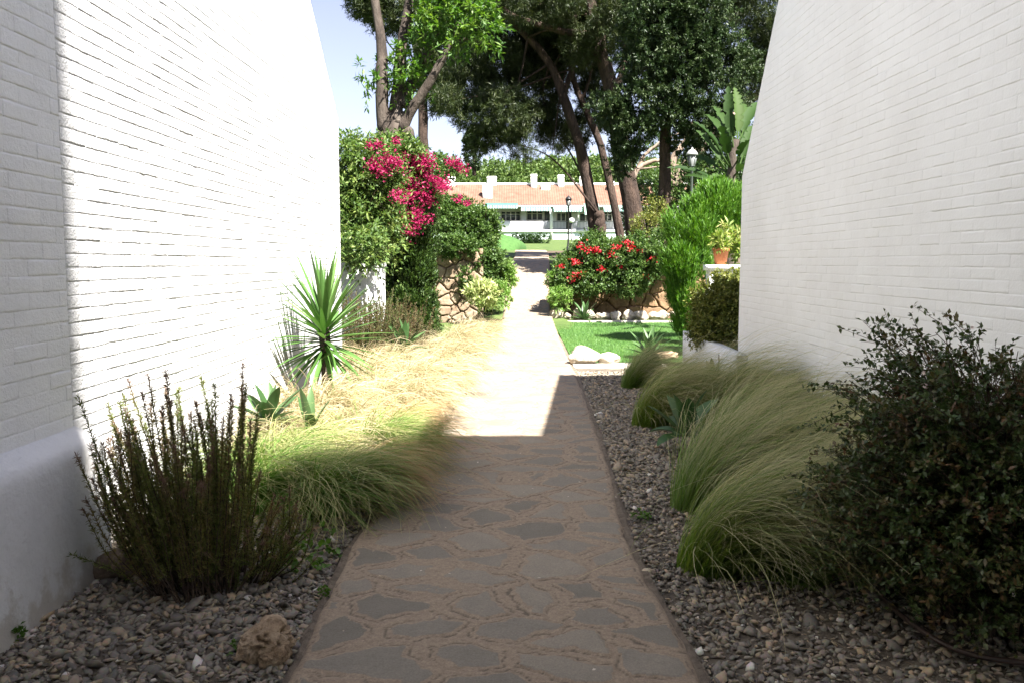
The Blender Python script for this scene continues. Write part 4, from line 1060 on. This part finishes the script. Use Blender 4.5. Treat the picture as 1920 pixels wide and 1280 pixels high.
lw = thing('capped_wall', 'short white wall with a flat cap carrying the orange pot', 'wall', (3.45, 13, 0))
mb = MB(); mb.box(-.48, 1.2, 0, .3, -.1, 1.38); mb.build('wall_body', M['wall_smooth'], lw)
mb = MB(); mb.box(-.52, 1.24, -.04, .34, 1.381, 1.47); mb.build('cap', M['wall_smooth'], lw)
pp = at(1351, 495, 13.12); pp[2] = 1.471
pot = thing('flower_pot', 'orange terracotta pot on the white wall cap', 'pot', pp)
def lathe(mb, prof_, seg=24, a=.5):
    th = np.linspace(0, 2 * PI, seg, endpoint=False); pr_ = np.array(prof_, float)
    V = np.stack([pr_[:, 0][:, None] * np.cos(th), pr_[:, 0][:, None] * np.sin(th), np.repeat(pr_[:, 1][:, None], seg, 1)], -1).reshape(-1, 3)
    n = len(pr_); i = np.arange(n - 1)[:, None] * seg + np.arange(seg)[None]; j = np.arange(n - 1)[:, None] * seg + (np.arange(seg)[None] + 1) % seg
    mb.add(V, np.stack([i, j, j + seg, i + seg], -1).reshape(-1, 4), a=a)
mb = MB(); lathe(mb, [(0.001, 0), (.085, 0), (.115, .20), (.130, .205), (.132, .25), (.112, .25), (.105, .21), (.001, .21)]); mb.build('pot_body', M['terracotta'], pot, smooth=False)
rs_ = np.random.RandomState(5); mb = MB(); twiggy(mb, rs_, [(.02, 0, .34, .12, .12, .10)], 60, 8, .10, .03, .1, shell=.2, up=.6); mb.build('foliage', M['croton'], pot)
o_ = np.array([at(1375, 470, 13.6)[0], 13.75, 1.2])
shrub('croton', 'yellow green leafy plant behind the orange pot', 'plant', o_, [B(1376, 450, 13.7, .15, .2, .2, 1, o_), B(1390, 470, 13.6, .12, .2, .16, 1, o_)], 110, 9, .12, .035, .14, M['croton'], 83, shell=.2, up=.5)

# ------------------------------------------------------------------ lawn and kerb
mb = MB()
lyv = np.linspace(12.7, 21.2, 40); Vv = []
for y in lyv:
    x0 = pr(y) + .03; x1 = np.interp(y, [12.7, 13.5, 16, 21.2], [2.6, 3.0, 3.3, 4.9])
    xx = np.linspace(x0, x1, 16); Vv.append(np.stack([xx, np.full(16, y), .012 + .02 * fbm(xx, np.full(16, y), 4)], -1))
Vv = np.concatenate(Vv); i = np.arange(39)[:, None] * 16 + np.arange(15)[None]
mb.add(Vv, np.stack([i, i + 1, i + 17, i + 16], -1).reshape(-1, 4))
tag(mb.build('lawn', M['lawn'], smooth=True), 'small bright green lawn right of the path', 'lawn', kind='structure')
rs = np.random.RandomState(95); n = 42000
y = rs.uniform(12.7, 21.2, n); x0 = pr(y) + .02; x1 = np.interp(y, [12.7, 13.5, 16, 21.2], [2.6, 3.0, 3.3, 4.9]); x = x0 + (x1 - x0) * rs.rand(n)
P = np.stack([x, y, np.full(n, .015)], -1); mb = MB()
leaves_add(mb, rs, P, norm(rs.normal(0, .35, (n, 3)) + [0, 0, 1]), rs.normal(size=(n, 3)), .045 * rs.uniform(.6, 1.3, n), .006, np.clip(.55 * fbm(x * 1.5, y * 1.5, 8) + rs.rand(n) * .5, 0, 1), fold=0)
tag(mb.build('grass', M['lawnblade']), 'short mown grass blades of the small lawn', 'grass', kind='stuff')
kb = MB(); 
for yk in np.linspace(0, 1, 1):
    kb.box(pr(21.4) + .02, 5.2, 21.25, 21.55, -.05, .055)
tag(kb.build('kerb', M['kerb']), 'pale concrete edging strip between the lawn and the rock row', 'kerb', kind='structure')
kb = MB(); xx = np.linspace(pr(12.3) + .02, 2.15, 20)
for a, b in zip(xx[:-1], xx[1:]): pass
kb.box(pr(12.3) + .0, 2.2, 12.15, 12.55, -.05, .035)
tag(kb.build('kerb', M['kerb']), 'pale sunlit paving strip in front of the lawn boulders', 'kerb', kind='structure')

# ------------------------------------------------------------------ small things on the gravel
rs = np.random.RandomState(97)
for px, py, s, lab in [(560, 1075, .075, 'tiny green weed at the path edge below the drooping grass clump'), (598, 1045, .085, 'green weed tucked under the big grass clump by the path'), (605, 1125, .035, 'small weed on the gravel touching the path edge halfway to the tan rock'), (450, 1225, .03, 'tiny weed just left of the pitted tan rock'), (8, 1205, .05, 'weed at the foot of the white plinth'), (1205, 975, .04, 'small weed on the right gravel strip beside the path')]:
    p = gnd(px, py); root = thing('weed', lab, 'weed', p, 'small weeds in the gravel')
    mb = MB(); twiggy(mb, rs, [(0, 0, s * .6, s * 1.3, s * 1.1, s * .6)], 16, 6, s * .5, s * .38, s * .7, shell=.1, up=.4); mb.build('leaves', M['weed'], root)
mb = MB(); tube(mb, smooth_line([gnd(1600, 1060) + [0, 0, .01], gnd(1640, 1120) + [0, 0, .035], gnd(1715, 1190) + [0, 0, .04], gnd(1810, 1240) + [0, 0, .035], gnd(1960, 1262) + [0, 0, .03]], 30), .011, 8)
tag(mb.build('garden_hose', M['hose'], smooth=True), 'brown irrigation hose curving over the gravel under the dark bush', 'hose')

rs = np.random.RandomState(99); mb = MB(); n = 900
yl_ = 2.6 + 8 * rs.rand(n) ** 1.2; xl_ = np.where(rs.rand(n) < .7, pr(yl_) + .03 + .75 * rs.rand(n) ** .8, pl(yl_) - .6 * rs.rand(n))
P = np.stack([xl_, yl_, rs.uniform(.016, .03, n)], -1); D = norm(np.stack([rs.normal(size=n), rs.normal(size=n), rs.normal(0, .12, n)], -1))
leaves_add(mb, rs, P, D, np.tile([0, 0, 1.0], (n, 1)) + rs.normal(0, .3, (n, 3)), rs.uniform(.04, .14, n), .0022, rs.rand(n) * .45, fold=0)
n = 170; yl_ = 2.5 + 6 * rs.rand(n); xl_ = pl(yl_) + (pr(yl_) + .7 - pl(yl_)) * rs.rand(n)
P = np.stack([xl_, yl_, np.where(xl_ < pr(yl_), .052, .028)], -1)
leaves_add(mb, rs, P, norm(rs.normal(size=(n, 3)) * [1, 1, .15]), np.tile([0, 0, 1.0], (n, 1)) + rs.normal(0, .25, (n, 3)), rs.uniform(.008, .022, n), rs.uniform(.005, .012, n), rs.uniform(.3, 1, n), fold=.2)
tag(mb.build('litter', leaf_mat('dry_litter', (.30, .24, .14), (.22, .13, .07), (.62, .56, .50), trans=.2)), 'dry grass bits and fallen petals scattered on gravel and path', 'litter', kind='stuff')
# ------------------------------------------------------------------ trees
def T3(*pts): return [at(*p) for p in pts]
# pollarded leafy tree, left
o_ = np.array([0, 0, 0])
def left_tree():
    rs = np.random.RandomState(201); b = at(738, 260, 18.5); root = thing('leafy_tree', 'tree with several bare upright limbs and bright leaf tufts behind the bougainvillea', 'tree', (b[0], 18.5, .5)); o = np.array([b[0], 18.5, .5])
    mb = MB(); S = 18.5
    def lm(pts, r0, r1, n=16): limb(mb, [p - o for p in T3(*pts)], r0, r1, n, 10, rs)
    lm([(738, 420, S), (737, 320, S), (737, 250, S), (738, 232, S)], .40, .31)
    lm([(722, 250, S - .05), (717, 200, S - .1), (717, 130, S - .1), (716, 80, S), (706, 20, S), (695, -60, S)], .16, .075)
    lm([(742, 240, S + .05), (744, 190, S + .1), (750, 130, S + .1), (752, 90, S + .1), (765, 20, S + .2), (775, -60, S + .2)], .17, .08)
    lm([(752, 245, S - .15), (772, 205, S - .2), (800, 165, S - .3), (830, 110, S - .4), (852, 75, S - .4), (865, 40, S - .4)], .13, .05)
    lm([(790, 120, S + .2), (805, 90, S + .1), (818, 60, S), (825, 30, S)], .10, .05)
    lm([(755, 200, S + .1), (775, 150, S + .2), (795, 110, S + .2)], .14, .09)
    lm([(854, 75, S - .4), (870, 74, S - .4), (890, 68, S - .4)], .05, .03)
    # burr at the fork
    for px, py, r in [(763, 250, .17), (716, 258, .14)]:
        V, T = rock_geo(rs, (r, r, r * 1.1), 3, .4); mb.add(V + at(px, py, S - .12) - o, tris=T)
    mb.build('trunk', M['bark_grey'], root, smooth=True)
    mb = MB()
    bl = [B(860, 35, S - .4, .75, .6, .42, 1, o), B(825, 20, S - .3, .4, .5, .35, 1, o), B(900, 50, S - .4, .38, .4, .36, 1, o), B(880, 75, S - .5, .32, .3, .16, .8, o), B(860, -30, S, .8, .8, .5, 1, o),
          B(770, 120, S, .34, .4, .42, 1, o), B(760, 150, S - .1, .40, .4, .22, 1, o), B(785, 90, S, .22, .3, .2, .6, o), B(692, 140, S - .2, .22, .3, .22, .7, o), B(735, 180, S - .3, .26, .2, .1, .5, o), B(705, 130, S - .1, .2, .2, .16, .5, o)]
    twiggy(mb, rs, bl, 470, 15, .15, .05, .36, shell=.3, droop=.4, up=.25, gap=.9)
    mb.build('crown', M['jacaranda'], root)
left_tree()

def pine(name, label, base, trunks, blobs, n_tw, per, seed, Ls=.18, Ws=.024, tl=.3, mat='pine', bark='bark', shell=.35, cat='pine tree'):
    rs = np.random.RandomState(seed); o = np.array(base, float); root = thing(name, label, cat, o)
    mb = MB()
    for pts, r0, r1 in trunks: limb(mb, [p - o for p in T3(*pts)], r0, r1, 20, 10, rs)
    # thin dead branches reaching into the crown
    bl = [B(*b, o) if len(b) == 7 else B(*b, 1.0, o) for b in blobs]
    mains = [np.array([p - o for p in T3(*pts)]) for pts, r0, r1 in trunks]
    for b in bl:
        if rs.rand() < .7:
            m = mains[rs.randint(len(mains))]; s = m[-rs.randint(1, min(3, len(m)) + 1)]
            e = np.array(b[:3]); 
            if np.linalg.norm(e - s) < 6: limb(mb, [s, (s + e) / 2 + rs.normal(0, .25, 3) + [0, 0, .2], e], .05, .015, 10, 5, rs)
    mb.build('trunk', M[bark], root, smooth=True)
    mb = MB(); twiggy(mb, rs, bl, n_tw, per, Ls, Ws, tl, shell=shell, up=.35, rnd=.5, spread=.9, gap=.9); mb.build('crown', M[mat], root)
    return root
D1, D2, D3 = 33, 34, 35
pine('pine_tree', 'leaning umbrella pine with a long bare trunk sloping up to the left', (at(1118, 450, D1)[0], D1, 1.6),
     [([(1122, 480, D1), (1112, 400, D1), (1098, 320, D1), (1080, 250, D1), (1055, 180, D1), (1030, 120, D1), (990, 70, D1 - .5), (940, 20, D1 - 1)], .27, .10),
      ([(1055, 180, D1), (1072, 130, D1 + .3), (1080, 60, D1 + .5), (1070, -20, D1 + 1)], .12, .06),
      ([(1120, 480, D1 - .5), (1128, 440, D1 - .5), (1122, 400, D1 - .4)], .22, .2)],
     [(880, 165, D1 + 1, 1.15, 1.3, 1.0), (925, 120, D1 + 1, 1.3, 1.4, 1.0), (900, 215, D1, .9, 1.2, .7), (950, 215, D1 - .5, 1.1, 1.3, .9), (1000, 170, D1 + 2, 1.2, 1.3, 1.1), (1010, 230, D1 + 2, .9, 1.2, .65), (960, 50, D1 + 1.8, 1.5, 1.5, 1.2), (1030, 60, D1 + 2, 1.5, 1.6, 1.3), (905, 265, D1, .4, .6, .35), (978, 272, D1 - .5, .38, .5, .55), (1045, 250, D1 + 1.6, .6, .8, .5), (935, 262, D1, .5, .5, .22), (840, 190, D1 - 1, .4, .5, .35), (1000, -40, D1, 2.5, 2.5, 1.2), (900, 50, D1 + 1.5, 1.1, 1.2, 1.0), (1035, 285, D1, .3, .4, .28), (1090, 90, D1 - 1, .7, .8, .5), (1010, 10, D1 - 2, 1.6, 1.4, .6), (1160, 40, D1 - 2.5, .9, .9, .8)],
     11000, 26, 211)
pine('pine_tree', 'slim pale trunked pine standing between the two thicker pines', (at(1165, 450, D2)[0], D2, 1.65),
     [([(1170, 480, D2), (1155, 400, D2), (1140, 330, D2), (1125, 270, D2), (1100, 210, D2), (1075, 150, D2), (1060, 80, D2), (1030, 20, D2), (1010, -40, D2)], .18, .07), ([(1090, 190, D2), (1105, 150, D2), (1110, 120, D2)], .07, .03)],
     [(1080, 120, D2 + 2, 1.2, 1.3, 1.0), (1120, 200, D2 + 1.5, .9, 1.2, .8), (1060, 20, D2 + 2.2, 1.6, 1.6, 1.2), (1080, 250, D2 + 1, .5, .8, .5), (1010, 110, D2 + 1.5, 1.3, 1.2, 1.1)],
     4200, 26, 212)
pine('pine_tree', 'thickest red barked pine with a heavy branch reaching left', (at(1187, 450, D3 - 3)[0], D3 - 3, 1.6),
     [([(1200, 500, 32), (1190, 420, 32), (1176, 340, 32), (1162, 270, 32), (1155, 200, 32), (1140, 150, 32), (1125, 90, 32), (1112, 30, 32), (1090, -40, 32)], .40, .20),
      ([(1130, 85, 32), (1110, 66, 31.8), (1060, 60, 31.5), (1010, 45, 31.2), (960, 30, 31), (920, -10, 31)], .15, .08),
      ([(1152, 180, 32), (1168, 130, 32.3), (1172, 80, 32.6), (1175, 0, 33)], 15e-2, .08)],
     [(1200, 60, 34.5, 1.6, 1.6, 1.3), (1130, 10, 35, 1.6, 1.6, 1.0), (1260, 80, 34, 1.6, 1.4, 1.5), (1380, 70, 33, 1.4, 1.4, 1.6), (1420, 20, 32, 1.1, 1.4, 1.2), (1330, 0, 34, 1.6, 1.6, 1.2), (1220, -40, 33, 2.5, 2.2, 1.2), (1400, 150, 33, .8, .9, .9)],
     8500, 26, 213)
pine('pine_tree', 'pine crown showing high behind the bare limbs of the leafy tree', (at(790, 300, 40)[0], 40, 1.9),
     [([(800, 470, 40), (795, 300, 40), (790, 150, 40), (770, 50, 40), (740, -30, 40)], .28, .12)],
     [(690, 5, 40, .9, 1, .7), (720, 40, 40, .8, 1, .55), (770, 30, 40, 1.2, 1, 1.0), (820, 90, 40, .9, 1, 1.3), (800, 130, 40, .6, .8, .8), (830, 190, 40, .7, .6, .55), (845, 150, 40, .7, .6, .6), (700, -30, 40, 1.6, 1.2, .7), (850, 60, 40, 1.1, 1.1, 1.3)],
     4200, 24, 214, Ls=.2, Ws=.03)
# dark tufted evergreen
pine('evergreen_tree', 'dark tufted evergreen tree with a single straight trunk right of the pines', (at(1246, 400, 26)[0], 26, 1.5),
     [([(1246, 470, 26), (1246, 400, 26), (1247, 300, 26), (1250, 200, 26), (1255, 100, 26), (1258, 0, 26), (1258, -120, 26)], .20, .12)],
     [(1150, 215, 25.6, .55, .7, .45), (1130, 200, 25.8, .4, .5, .3), (1175, 270, 25.8, .4, .6, .5), (1160, 300, 25.9, .35, .5, .5), (1195, 190, 25.5, .7, .8, .6), (1210, 120, 25.5, .8, .9, .7), (1265, 160, 25.3, .8, .8, .6), (1290, 90, 25.3, .9, .9, .8), (1330, 170, 25.3, .8, .8, .7), (1310, 230, 25.4, .6, .7, .55), (1365, 210, 25.6, .55, .7, .5), (1350, 110, 25.5, .8, .9, .8), (1390, 130, 26, .5, .6, .5), (1230, 40, 25.4, 1.0, .9, .8), (1300, 20, 25.4, 1.1, 1, .8), (1260, -50, 26, 1.6, 1.6, .9), (1285, 265, 25.8, .45, .6, .4), (1190, 240, 25.4, .5, .6, .4), (1250, 220, 25.2, .5, .5, .3), (1345, 250, 25.6, .4, .5, .4)],
     6500, 30, 215, Ls=.11, Ws=.036, tl=.24, mat='tufted', bark='bark', shell=.55, cat='tree')
# leaning pale tree and background greenery on the right
pine('leaning_tree', 'leaning pale limbed tree behind the street lamp on the right', (at(1232, 420, 40)[0], 40, 1.9),
     [([(1215, 460, 40), (1235, 400, 40), (1262, 350, 40), (1290, 310, 40), (1330, 262, 40), (1380, 215, 40), (1440, 160, 40)], .36, .16), ([(1250, 370, 40), (1262, 300, 40), (1285, 265, 40), (1300, 230, 40)], .2, .1), ([(1180, 350, 42), (1195, 318, 42), (1215, 305, 42), (1240, 300, 42)], .16, .08), ([(1195, 318, 42), (1210, 290, 42), (1240, 265, 42)], .1, .05)],
     [(1235, 260, 44, .9, 1, .5), (1330, 230, 43, 1.2, 1, .9), (1380, 270, 42, 1.0, 1, .9), (1290, 290, 44, .8, 1, .6), (1400, 320, 41, .8, 1, .8), (1210, 290, 45, .7, .8, .5)],
     800, 14, 216, Ls=.16, Ws=.06, tl=.3, mat='shrub_mid', bark='bark_pale', cat='tree')
for px, py, d, rx, rz, mt, lab, nm in [(1208, 390, 37, .9, .95, 'shrub_dark', 'dark rounded shrub behind the thickest pine trunk', 'dark_shrub'), (1215, 345, 46, 1.2, .9, 'shrub_mid', 'sunlit shrub glimpsed between pine trunk and evergreen trunk', 'leafy_shrub'), (1350, 330, 26, 1.2, .8, 'shrub_dark', 'dark leafy shrub behind the banana plant', 'dark_shrub'), (1300, 350, 30, 1.3, .9, 'shrub_mid', 'green shrub behind the grey street lamp', 'leafy_shrub')]:
    o_ = np.array([at(px, py, d)[0], d, 1.5]); zc = at(px, py, d)[2] - 1.5
    shrub(nm, lab, 'shrub', o_, [(0, 0, zc, rx, 1.0, rz), (rx * .5, .3, zc - .3, rx * .7, .8, rz * .8), (-rx * .4, 0, zc * .5, rx * .7, .8, max(zc * .5, .5))], 800, 10, .11, .06, .25, M[mt], int(px), shell=.6)

# banana-like plant (giant strelitzia)
def banana():
    rs = np.random.RandomState(301); S = 18.0; b = at(1368, 360, S); o = np.array([b[0], S, 1.2]); root = thing('banana_plant', 'tall banana like plant with upright paddle leaves beside the right house', 'plant', o)
    ms, ml = MB(), MB()
    limb(ms, [(0, 0, -1.2), (0, 0, .8), at(1372, 320, S) - o, at(1380, 260, S) - o], .12, .07, 12, 9, rs)
    ms.build('stem', M['bark_grey'], root, smooth=True)
    for (x0, y0, x1, y1, dd, wd) in [(1378, 300, 1362, 172, -.1, .34), (1382, 290, 1385, 168, .1, .36), (1372, 320, 1318, 232, -.3, .28), (1370, 330, 1312, 245, .2, .24), (1372, 320, 1352, 238, -.4, .34), (1378, 310, 1402, 265, -.3, .34), (1380, 330, 1412, 235, .2, .36), (1376, 330, 1398, 310, -.5, .3), (1366, 345, 1268, 312, -.3, .2), (1366, 345, 1285, 330, .3, .22), (1372, 340, 1340, 330, -.6, .26), (1378, 280, 1420, 190, .3, .36), (1376, 300, 1345, 195, .5, .3), (1380, 310, 1330, 205, .8, .3), (1384, 290, 1402, 185, .8, .32), (1374, 330, 1300, 290, .7, .26), (1384, 320, 1400, 225, .9, .34)]:
        a = at(x0, y0, S) - o; c = at(x1, y1, S + dd * 2) - o
        D = c - a; ln = np.linalg.norm(D)
        tube(ml, np.stack([a, a + D * .4]), np.array([.022, .014]), 5, a=.8)
        strap(ml, a + D * .35, D + np.array([0, 0, .15]), np.array([.3 * rs.normal(), -.6, .8]), ln * .75, wd * .68, .5, rs, seg=26, prof=(np.linspace(0, 1, 27), np.interp(np.linspace(0, 1, 27), [0, .12, .4, .75, .93, 1], [.25, .8, 1, .85, .45, .05]) * np.where(rs.rand(27) < .22, rs.uniform(.35, .7, 27), 1)), tint=rs.rand(), fold=.55)
    ml.build('leaves', M['banana'], root, smooth=True)
banana()

# ------------------------------------------------------------------ street lamps
def lantern_lamp(label, base, h, mat_pole, mat_cap, s=1.0, name='street_lamp', group=None):
    root = thing(name, label, 'street lamp', base)
    mb = MB(); lathe(mb, [(.09 * s, 0), (.09 * s, .25), (.06 * s, .3), (.045 * s, .5), (.035 * s, h - .62 * s), (.06 * s, h - .60 * s), (.035 * s, h - .55 * s), (.05 * s, h - .5 * s), (.001, h - .5 * s)], 14); mb.build('pole', mat_pole, root, smooth=True)
    mb = MB(); lathe(mb, [(.075 * s, h - .495 * s), (.13 * s, h - .22 * s), (.001, h - .21 * s)], 6); mb.build('lantern_glass', M['lampglass'], root)
    mb = MB(); 
    for k in range(6):
        a = k * PI / 3; c, s_ = math.cos(a), math.sin(a)
        tube(mb, [(.078 * s * c, .078 * s * s_, h - .5 * s), (.135 * s * c, .135 * s * s_, h - .215 * s)], .011 * s, 5)
    lathe(mb, [(.085 * s, h - .505 * s), (.085 * s, h - .48 * s)], 6)
    mb.build('lantern_frame', mat_pole, root)
    mb = MB(); lathe(mb, [(.001, h - .214 * s), (.165 * s, h - .213 * s), (.15 * s, h - .17 * s), (.09 * s, h - .09 * s), (.03 * s, h - .06 * s), (.02 * s, h - .02 * s), (.001, h)], 12); mb.build('lantern_cap', mat_cap, root)
p = at(1298, 276, 23.0); lantern_lamp('grey street lamp with a white topped lantern beside the banana plant', (p[0], 23.0, 1.4), p[2] - 1.4, M['lampgrey'], M['lampcap'], 1.0)
p = at(1066, 366, 47.0); lantern_lamp('black street lamp with a lantern in front of the row house', (p[0], 47.0, 2.1), p[2] - 2.1, M['iron'], M['iron'], 1.15)
p = at(1072, 412, 62.0)
gl = thing('globe_lamp', 'small white globe lamp right behind the black street lamp', 'street lamp', (p[0], 62, 2.7))
mb = MB(); lathe(mb, [(.05, 0), (.04, p[2] - 2.95), (.001, p[2] - 2.95)], 8); mb.build('pole', M['iron'], gl)
mb = MB(); lathe(mb, [(.001, p[2] - 2.95), (.15, p[2] - 2.9), (.2, p[2] - 2.78), (.15, p[2] - 2.62), (.001, p[2] - 2.58)], 12); mb.build('globe', M['white_metal'], gl, smooth=True)

# ------------------------------------------------------------------ the white row house beyond
def row_house():
    D = 95.0; o = np.array([2.0, D, 3.9]); root = thing('row_house', 'long white terrace house with orange tiled roof and mint awnings', 'house', o)
    def X(px): return at(px, 400, D)[0] - o[0]
    def Z(py): return at(960, py, D)[2] - o[2]
    x0, x1 = X(770), X(1330)
    def bx(name, mat, px0, px1, py0, py1, y0, y1, par=root, xs_=None):
        mb = MB(); mb.box(X(px0), X(px1), y0, y1, Z(py1), Z(py0)); return mb.build(name, mat, par)
    mb = MB(); mb.box(x0, x1, 1.6, 10, -2, Z(381)); mb.build('wall', M['far_white'], root)
    mb = MB(); mb.box(x0, x1, .0, 1.58, -2, Z(436)); mb.build('lower_wall', M['mint'], root)
    mb = MB(); mb.box(x0, x1, -.15, 1.59, Z(435.9), Z(431.5)); mb.build('balcony_slab', M['far_white'], root)
    # tiled roof: rows of half-round tiles running down the slope
    mb = MB(); nx = 900; xx = np.linspace(x0 - .4, x1 + .4, nx); zr = at(960, 346, D + 5.2)[2] - o[2]; ze = Z(385)
    pr_ = []
    for k in range(9):
        t = k / 8; pr_.append(np.stack([xx, np.full(nx, -.2 + 5.4 * t), ze + (zr - ze) * t + .055 * np.abs(np.sin(xx * PI / .27)) + .03 * (k % 2)], -1))
    Vv = np.concatenate(pr_); i = np.arange(8)[:, None] * nx + np.arange(nx - 1)[None]
    mb.add(Vv, np.stack([i, i + 1, i + 1 + nx, i + nx], -1).reshape(-1, 4), a=.5)
    mb.add([(x0 - .4, 5.2, zr), (x1 + .4, 5.2, zr), (x1 + .4, 11, ze), (x0 - .4, 11, ze)], [(0, 1, 2, 3)])
    rf = mb.build('roof', M['roof'], root)
    mb = MB(); mb.box(x0 - .4, x1 + .4, 5.0, 5.4, zr - .1, zr + .14); mb.build('ridge', M['far_white'], rf)
    mb = MB(); mb.box(x0 - .4, x1 + .4, -.25, -.05, ze - .28, ze - .02); mb.build('fascia', M['fascia'], rf)
    mb = MB(); mb.box(x0, x1, -.049, 1.6, ze - .1, ze - .03); mb.build('soffit', M['fascia'], rf)
    for px, top, bot, w_, y in [(845, 331, 352, 15, 4.6), (922, 331, 352, 17, 4.8), (914, 345, 373, 18, 1.4), (1001, 327, 352, 11, 4.2), (1052, 328, 350, 11, 4.4), (1092, 331, 350, 9, 4.6), (1147, 340, 362, 10, 3.0), (1023, 347, 356, 16, 3.6)]:
        d = D + y; k = d / F
        a = at(px, top, d) - o; b = at(px, bot, d) - o
        mb = MB(); mb.box(a[0] - w_ * k / 2, a[0] + w_ * k / 2, y, y + .9, b[2] - .8, a[2]); mb.box(a[0] - w_ * k / 2 - .05, a[0] + w_ * k / 2 + .05, y - .05, y + .95, a[2] - .25, a[2] - .12); mb.build('chimney', M['far_white'], rf)
    def window(px0, px1, py0, py1, nm, transom=True):
        mb = MB(); X0, X1, Z0, Z1 = X(px0), X(px1), Z(py1), Z(py0)
        for k in range(nm + 1):
            xm = X0 + (X1 - X0) * k / nm; mb.box(xm - .06, xm + .06, 1.48, 1.57, Z0, Z1)
        mb.box(X0, X1, 1.49, 1.58, Z0 - .06, Z0 + .06); mb.box(X0, X1, 1.49, 1.58, Z1 - .06, Z1 + .06)
        if transom: mb.box(X0, X1, 1.50, 1.575, Z1 - .36, Z1 - .29)
        f = mb.build('window', M['frame'], root)
        mb = MB(); mb.box(X0 + .02, X1 - .02, 1.55, 1.598, Z0, Z1); mb.build('pane', M['pane'], f)
    window(939, 976, 395, 413.5, 4); window(988, 1018, 394, 412, 3); window(1021, 1033, 394, 413, 1, False); window(1045, 1062, 398, 414, 2, False); window(1088, 1112, 399, 414, 2, False)
    window(1125, 1150, 396, 414, 3); window(860, 892, 395, 413, 4); window(1180, 1215, 395, 413, 4)
    bx('door', M['iron'], 1063, 1073, 397, 431, 1.5, 1.597)
    def awning(px0, px1, py0, py1, mat, depth=1.3, val=3):
        mb = MB(); X0, X1 = X(px0), X(px1); n = 14
        xs2 = np.linspace(X0, X1, n + 1)
        for k in range(n):
            mb.add([(xs2[k], -.06, Z(py0)), (xs2[k + 1], -.06, Z(py0)), (xs2[k + 1], -depth, Z(py1)), (xs2[k], -depth, Z(py1)), (xs2[k], -.06, Z(py0) - .04), (xs2[k + 1], -.06, Z(py0) - .04), (xs2[k + 1], -depth, Z(py1) - .04), (xs2[k], -depth, Z(py1) - .04)], [(0, 1, 2, 3), (7, 6, 5, 4), (0, 4, 5, 1)], a=k % 2)
        a = mb.build('awning', mat, root)
        mb = MB(); xv = np.linspace(X0, X1, n * 6 + 1); zb = Z(py1) - .06 * val - .05 * np.abs(np.sin(np.arange(n * 6 + 1) * PI / 6))
        V = np.stack([np.stack([xv, np.full_like(xv, -depth - .03), np.full_like(xv, Z(py1))], -1), np.stack([xv, np.full_like(xv, -depth - .03), zb], -1)], 1).reshape(-1, 3)
        i = np.arange(n * 6)[:, None] * 2; mb.add(V, np.concatenate([i, i + 1, i + 3, i + 2], 1)); mb.build('valance', M['striped'], a)
    awning(910, 971, 381, 388, M['awning'], 1.4, 4); awning(977, 1032, 386, 391, M['awning'], .7, 5); awning(1037, 1090, 386, 394, M['awning_pale'], 1.4, 4); awning(1094, 1122, 382, 400, M['awning_pale'], 1.5, 4); awning(1130, 1175, 384, 394, M['awning_pale'], 1.3, 4)
    bx('parapet', M['far_white'], 780, 1018, 415.5, 431.4, .0, .18)
    bx('pillar', M['far_white'], 1031, 1036.5, 386, 452, -.12, .2)
    bx('pillar', M['far_white'], 1084, 1088, 386, 431, .3, .6); bx('pillar', M['far_white'], 1180, 1185, 386, 452, -.12, .2)
    mb = MB()
    for pa, pb in ((1018.5, 1031), (1037, 1180)):
        X0, X1 = X(pa), X(pb); mb.box(X0, X1, .0, .06, Z(416.5), Z(415.5)); mb.box(X0, X1, .0, .06, Z(430), Z(429))
        for xk in np.arange(X0, X1, .16): mb.box(xk, xk + .035, .01, .05, Z(429), Z(416.5))
    mb.build('railing', M['rail'], root)
row_house()
# hedge, mound and far cypress
o_ = np.array([at(990, 455, 70)[0], 70, 3.0])
shrub('clipped_hedge', 'low dark clipped hedge in front of the row house', 'hedge', o_, [(x, 0, .35, .55, .6, .42) for x in np.arange(-.9, 1.3, .35)], 900, 9, .12, .06, .16, M['shrub_dark'], 401, shell=.75)
mb = MB(); V, T = rock_geo(np.random.RandomState(8), (2.6, 3.2, 1.6), 4, .05); mb.add(V, tris=T); o = mb.build('ground_mound', M['lawn'], smooth=True); p = at(918, 470, 50); o.location = (p[0], 50, p[2] - .6)
tag(o, 'grassy mound left of the far end of the path', 'mound', kind='structure')
p = at(889, 300, 118)
pine('cypress_tree', 'dark pointed cypress standing above the far tree line', (p[0], 118, 8), [([(889, 330, 118), (889, 290, 118), (889, 255, 118)], .3, .08)],
     [(890, 290, 118, 1.2, 1.2, 1.8), (890, 275, 118, 1.25, 1.2, 1.8), (888, 262, 118, .95, 1, 1.4), (886, 250, 118, .5, .6, .9)], 600, 24, 402, Ls=.35, Ws=.12, tl=.5, mat='cypress', cat='cypress', shell=.75)
def forest():
    rs = np.random.RandomState(405); bl = []
    for k in range(130):
        y = rs.uniform(118, 175); x = rs.uniform(-45, 60); g = float(terrace(np.array(x), np.array(y)))
        topy = 312 - 14 * math.sin((x + 10) * .06) + rs.normal(0, 5)
        zt = at(960, topy, y)[2]
        r = rs.uniform(2.4, 4.0); bl.append((x, y, zt - r * .7, r, r, r * .62))
        bl.append((x + rs.normal(0, 1.5), y - 2, zt - r * 1.7, r, r, r * .9))
    mb = MB(); twiggy(mb, rs, bl, 30000, 10, .55, .26, .7, shell=.8, up=.6, droop=.0, gap=.25)
    tag(mb.build('forest', M['forest']), 'sunlit green pine wood on the hill behind the row house', 'forest', kind='stuff')
forest()
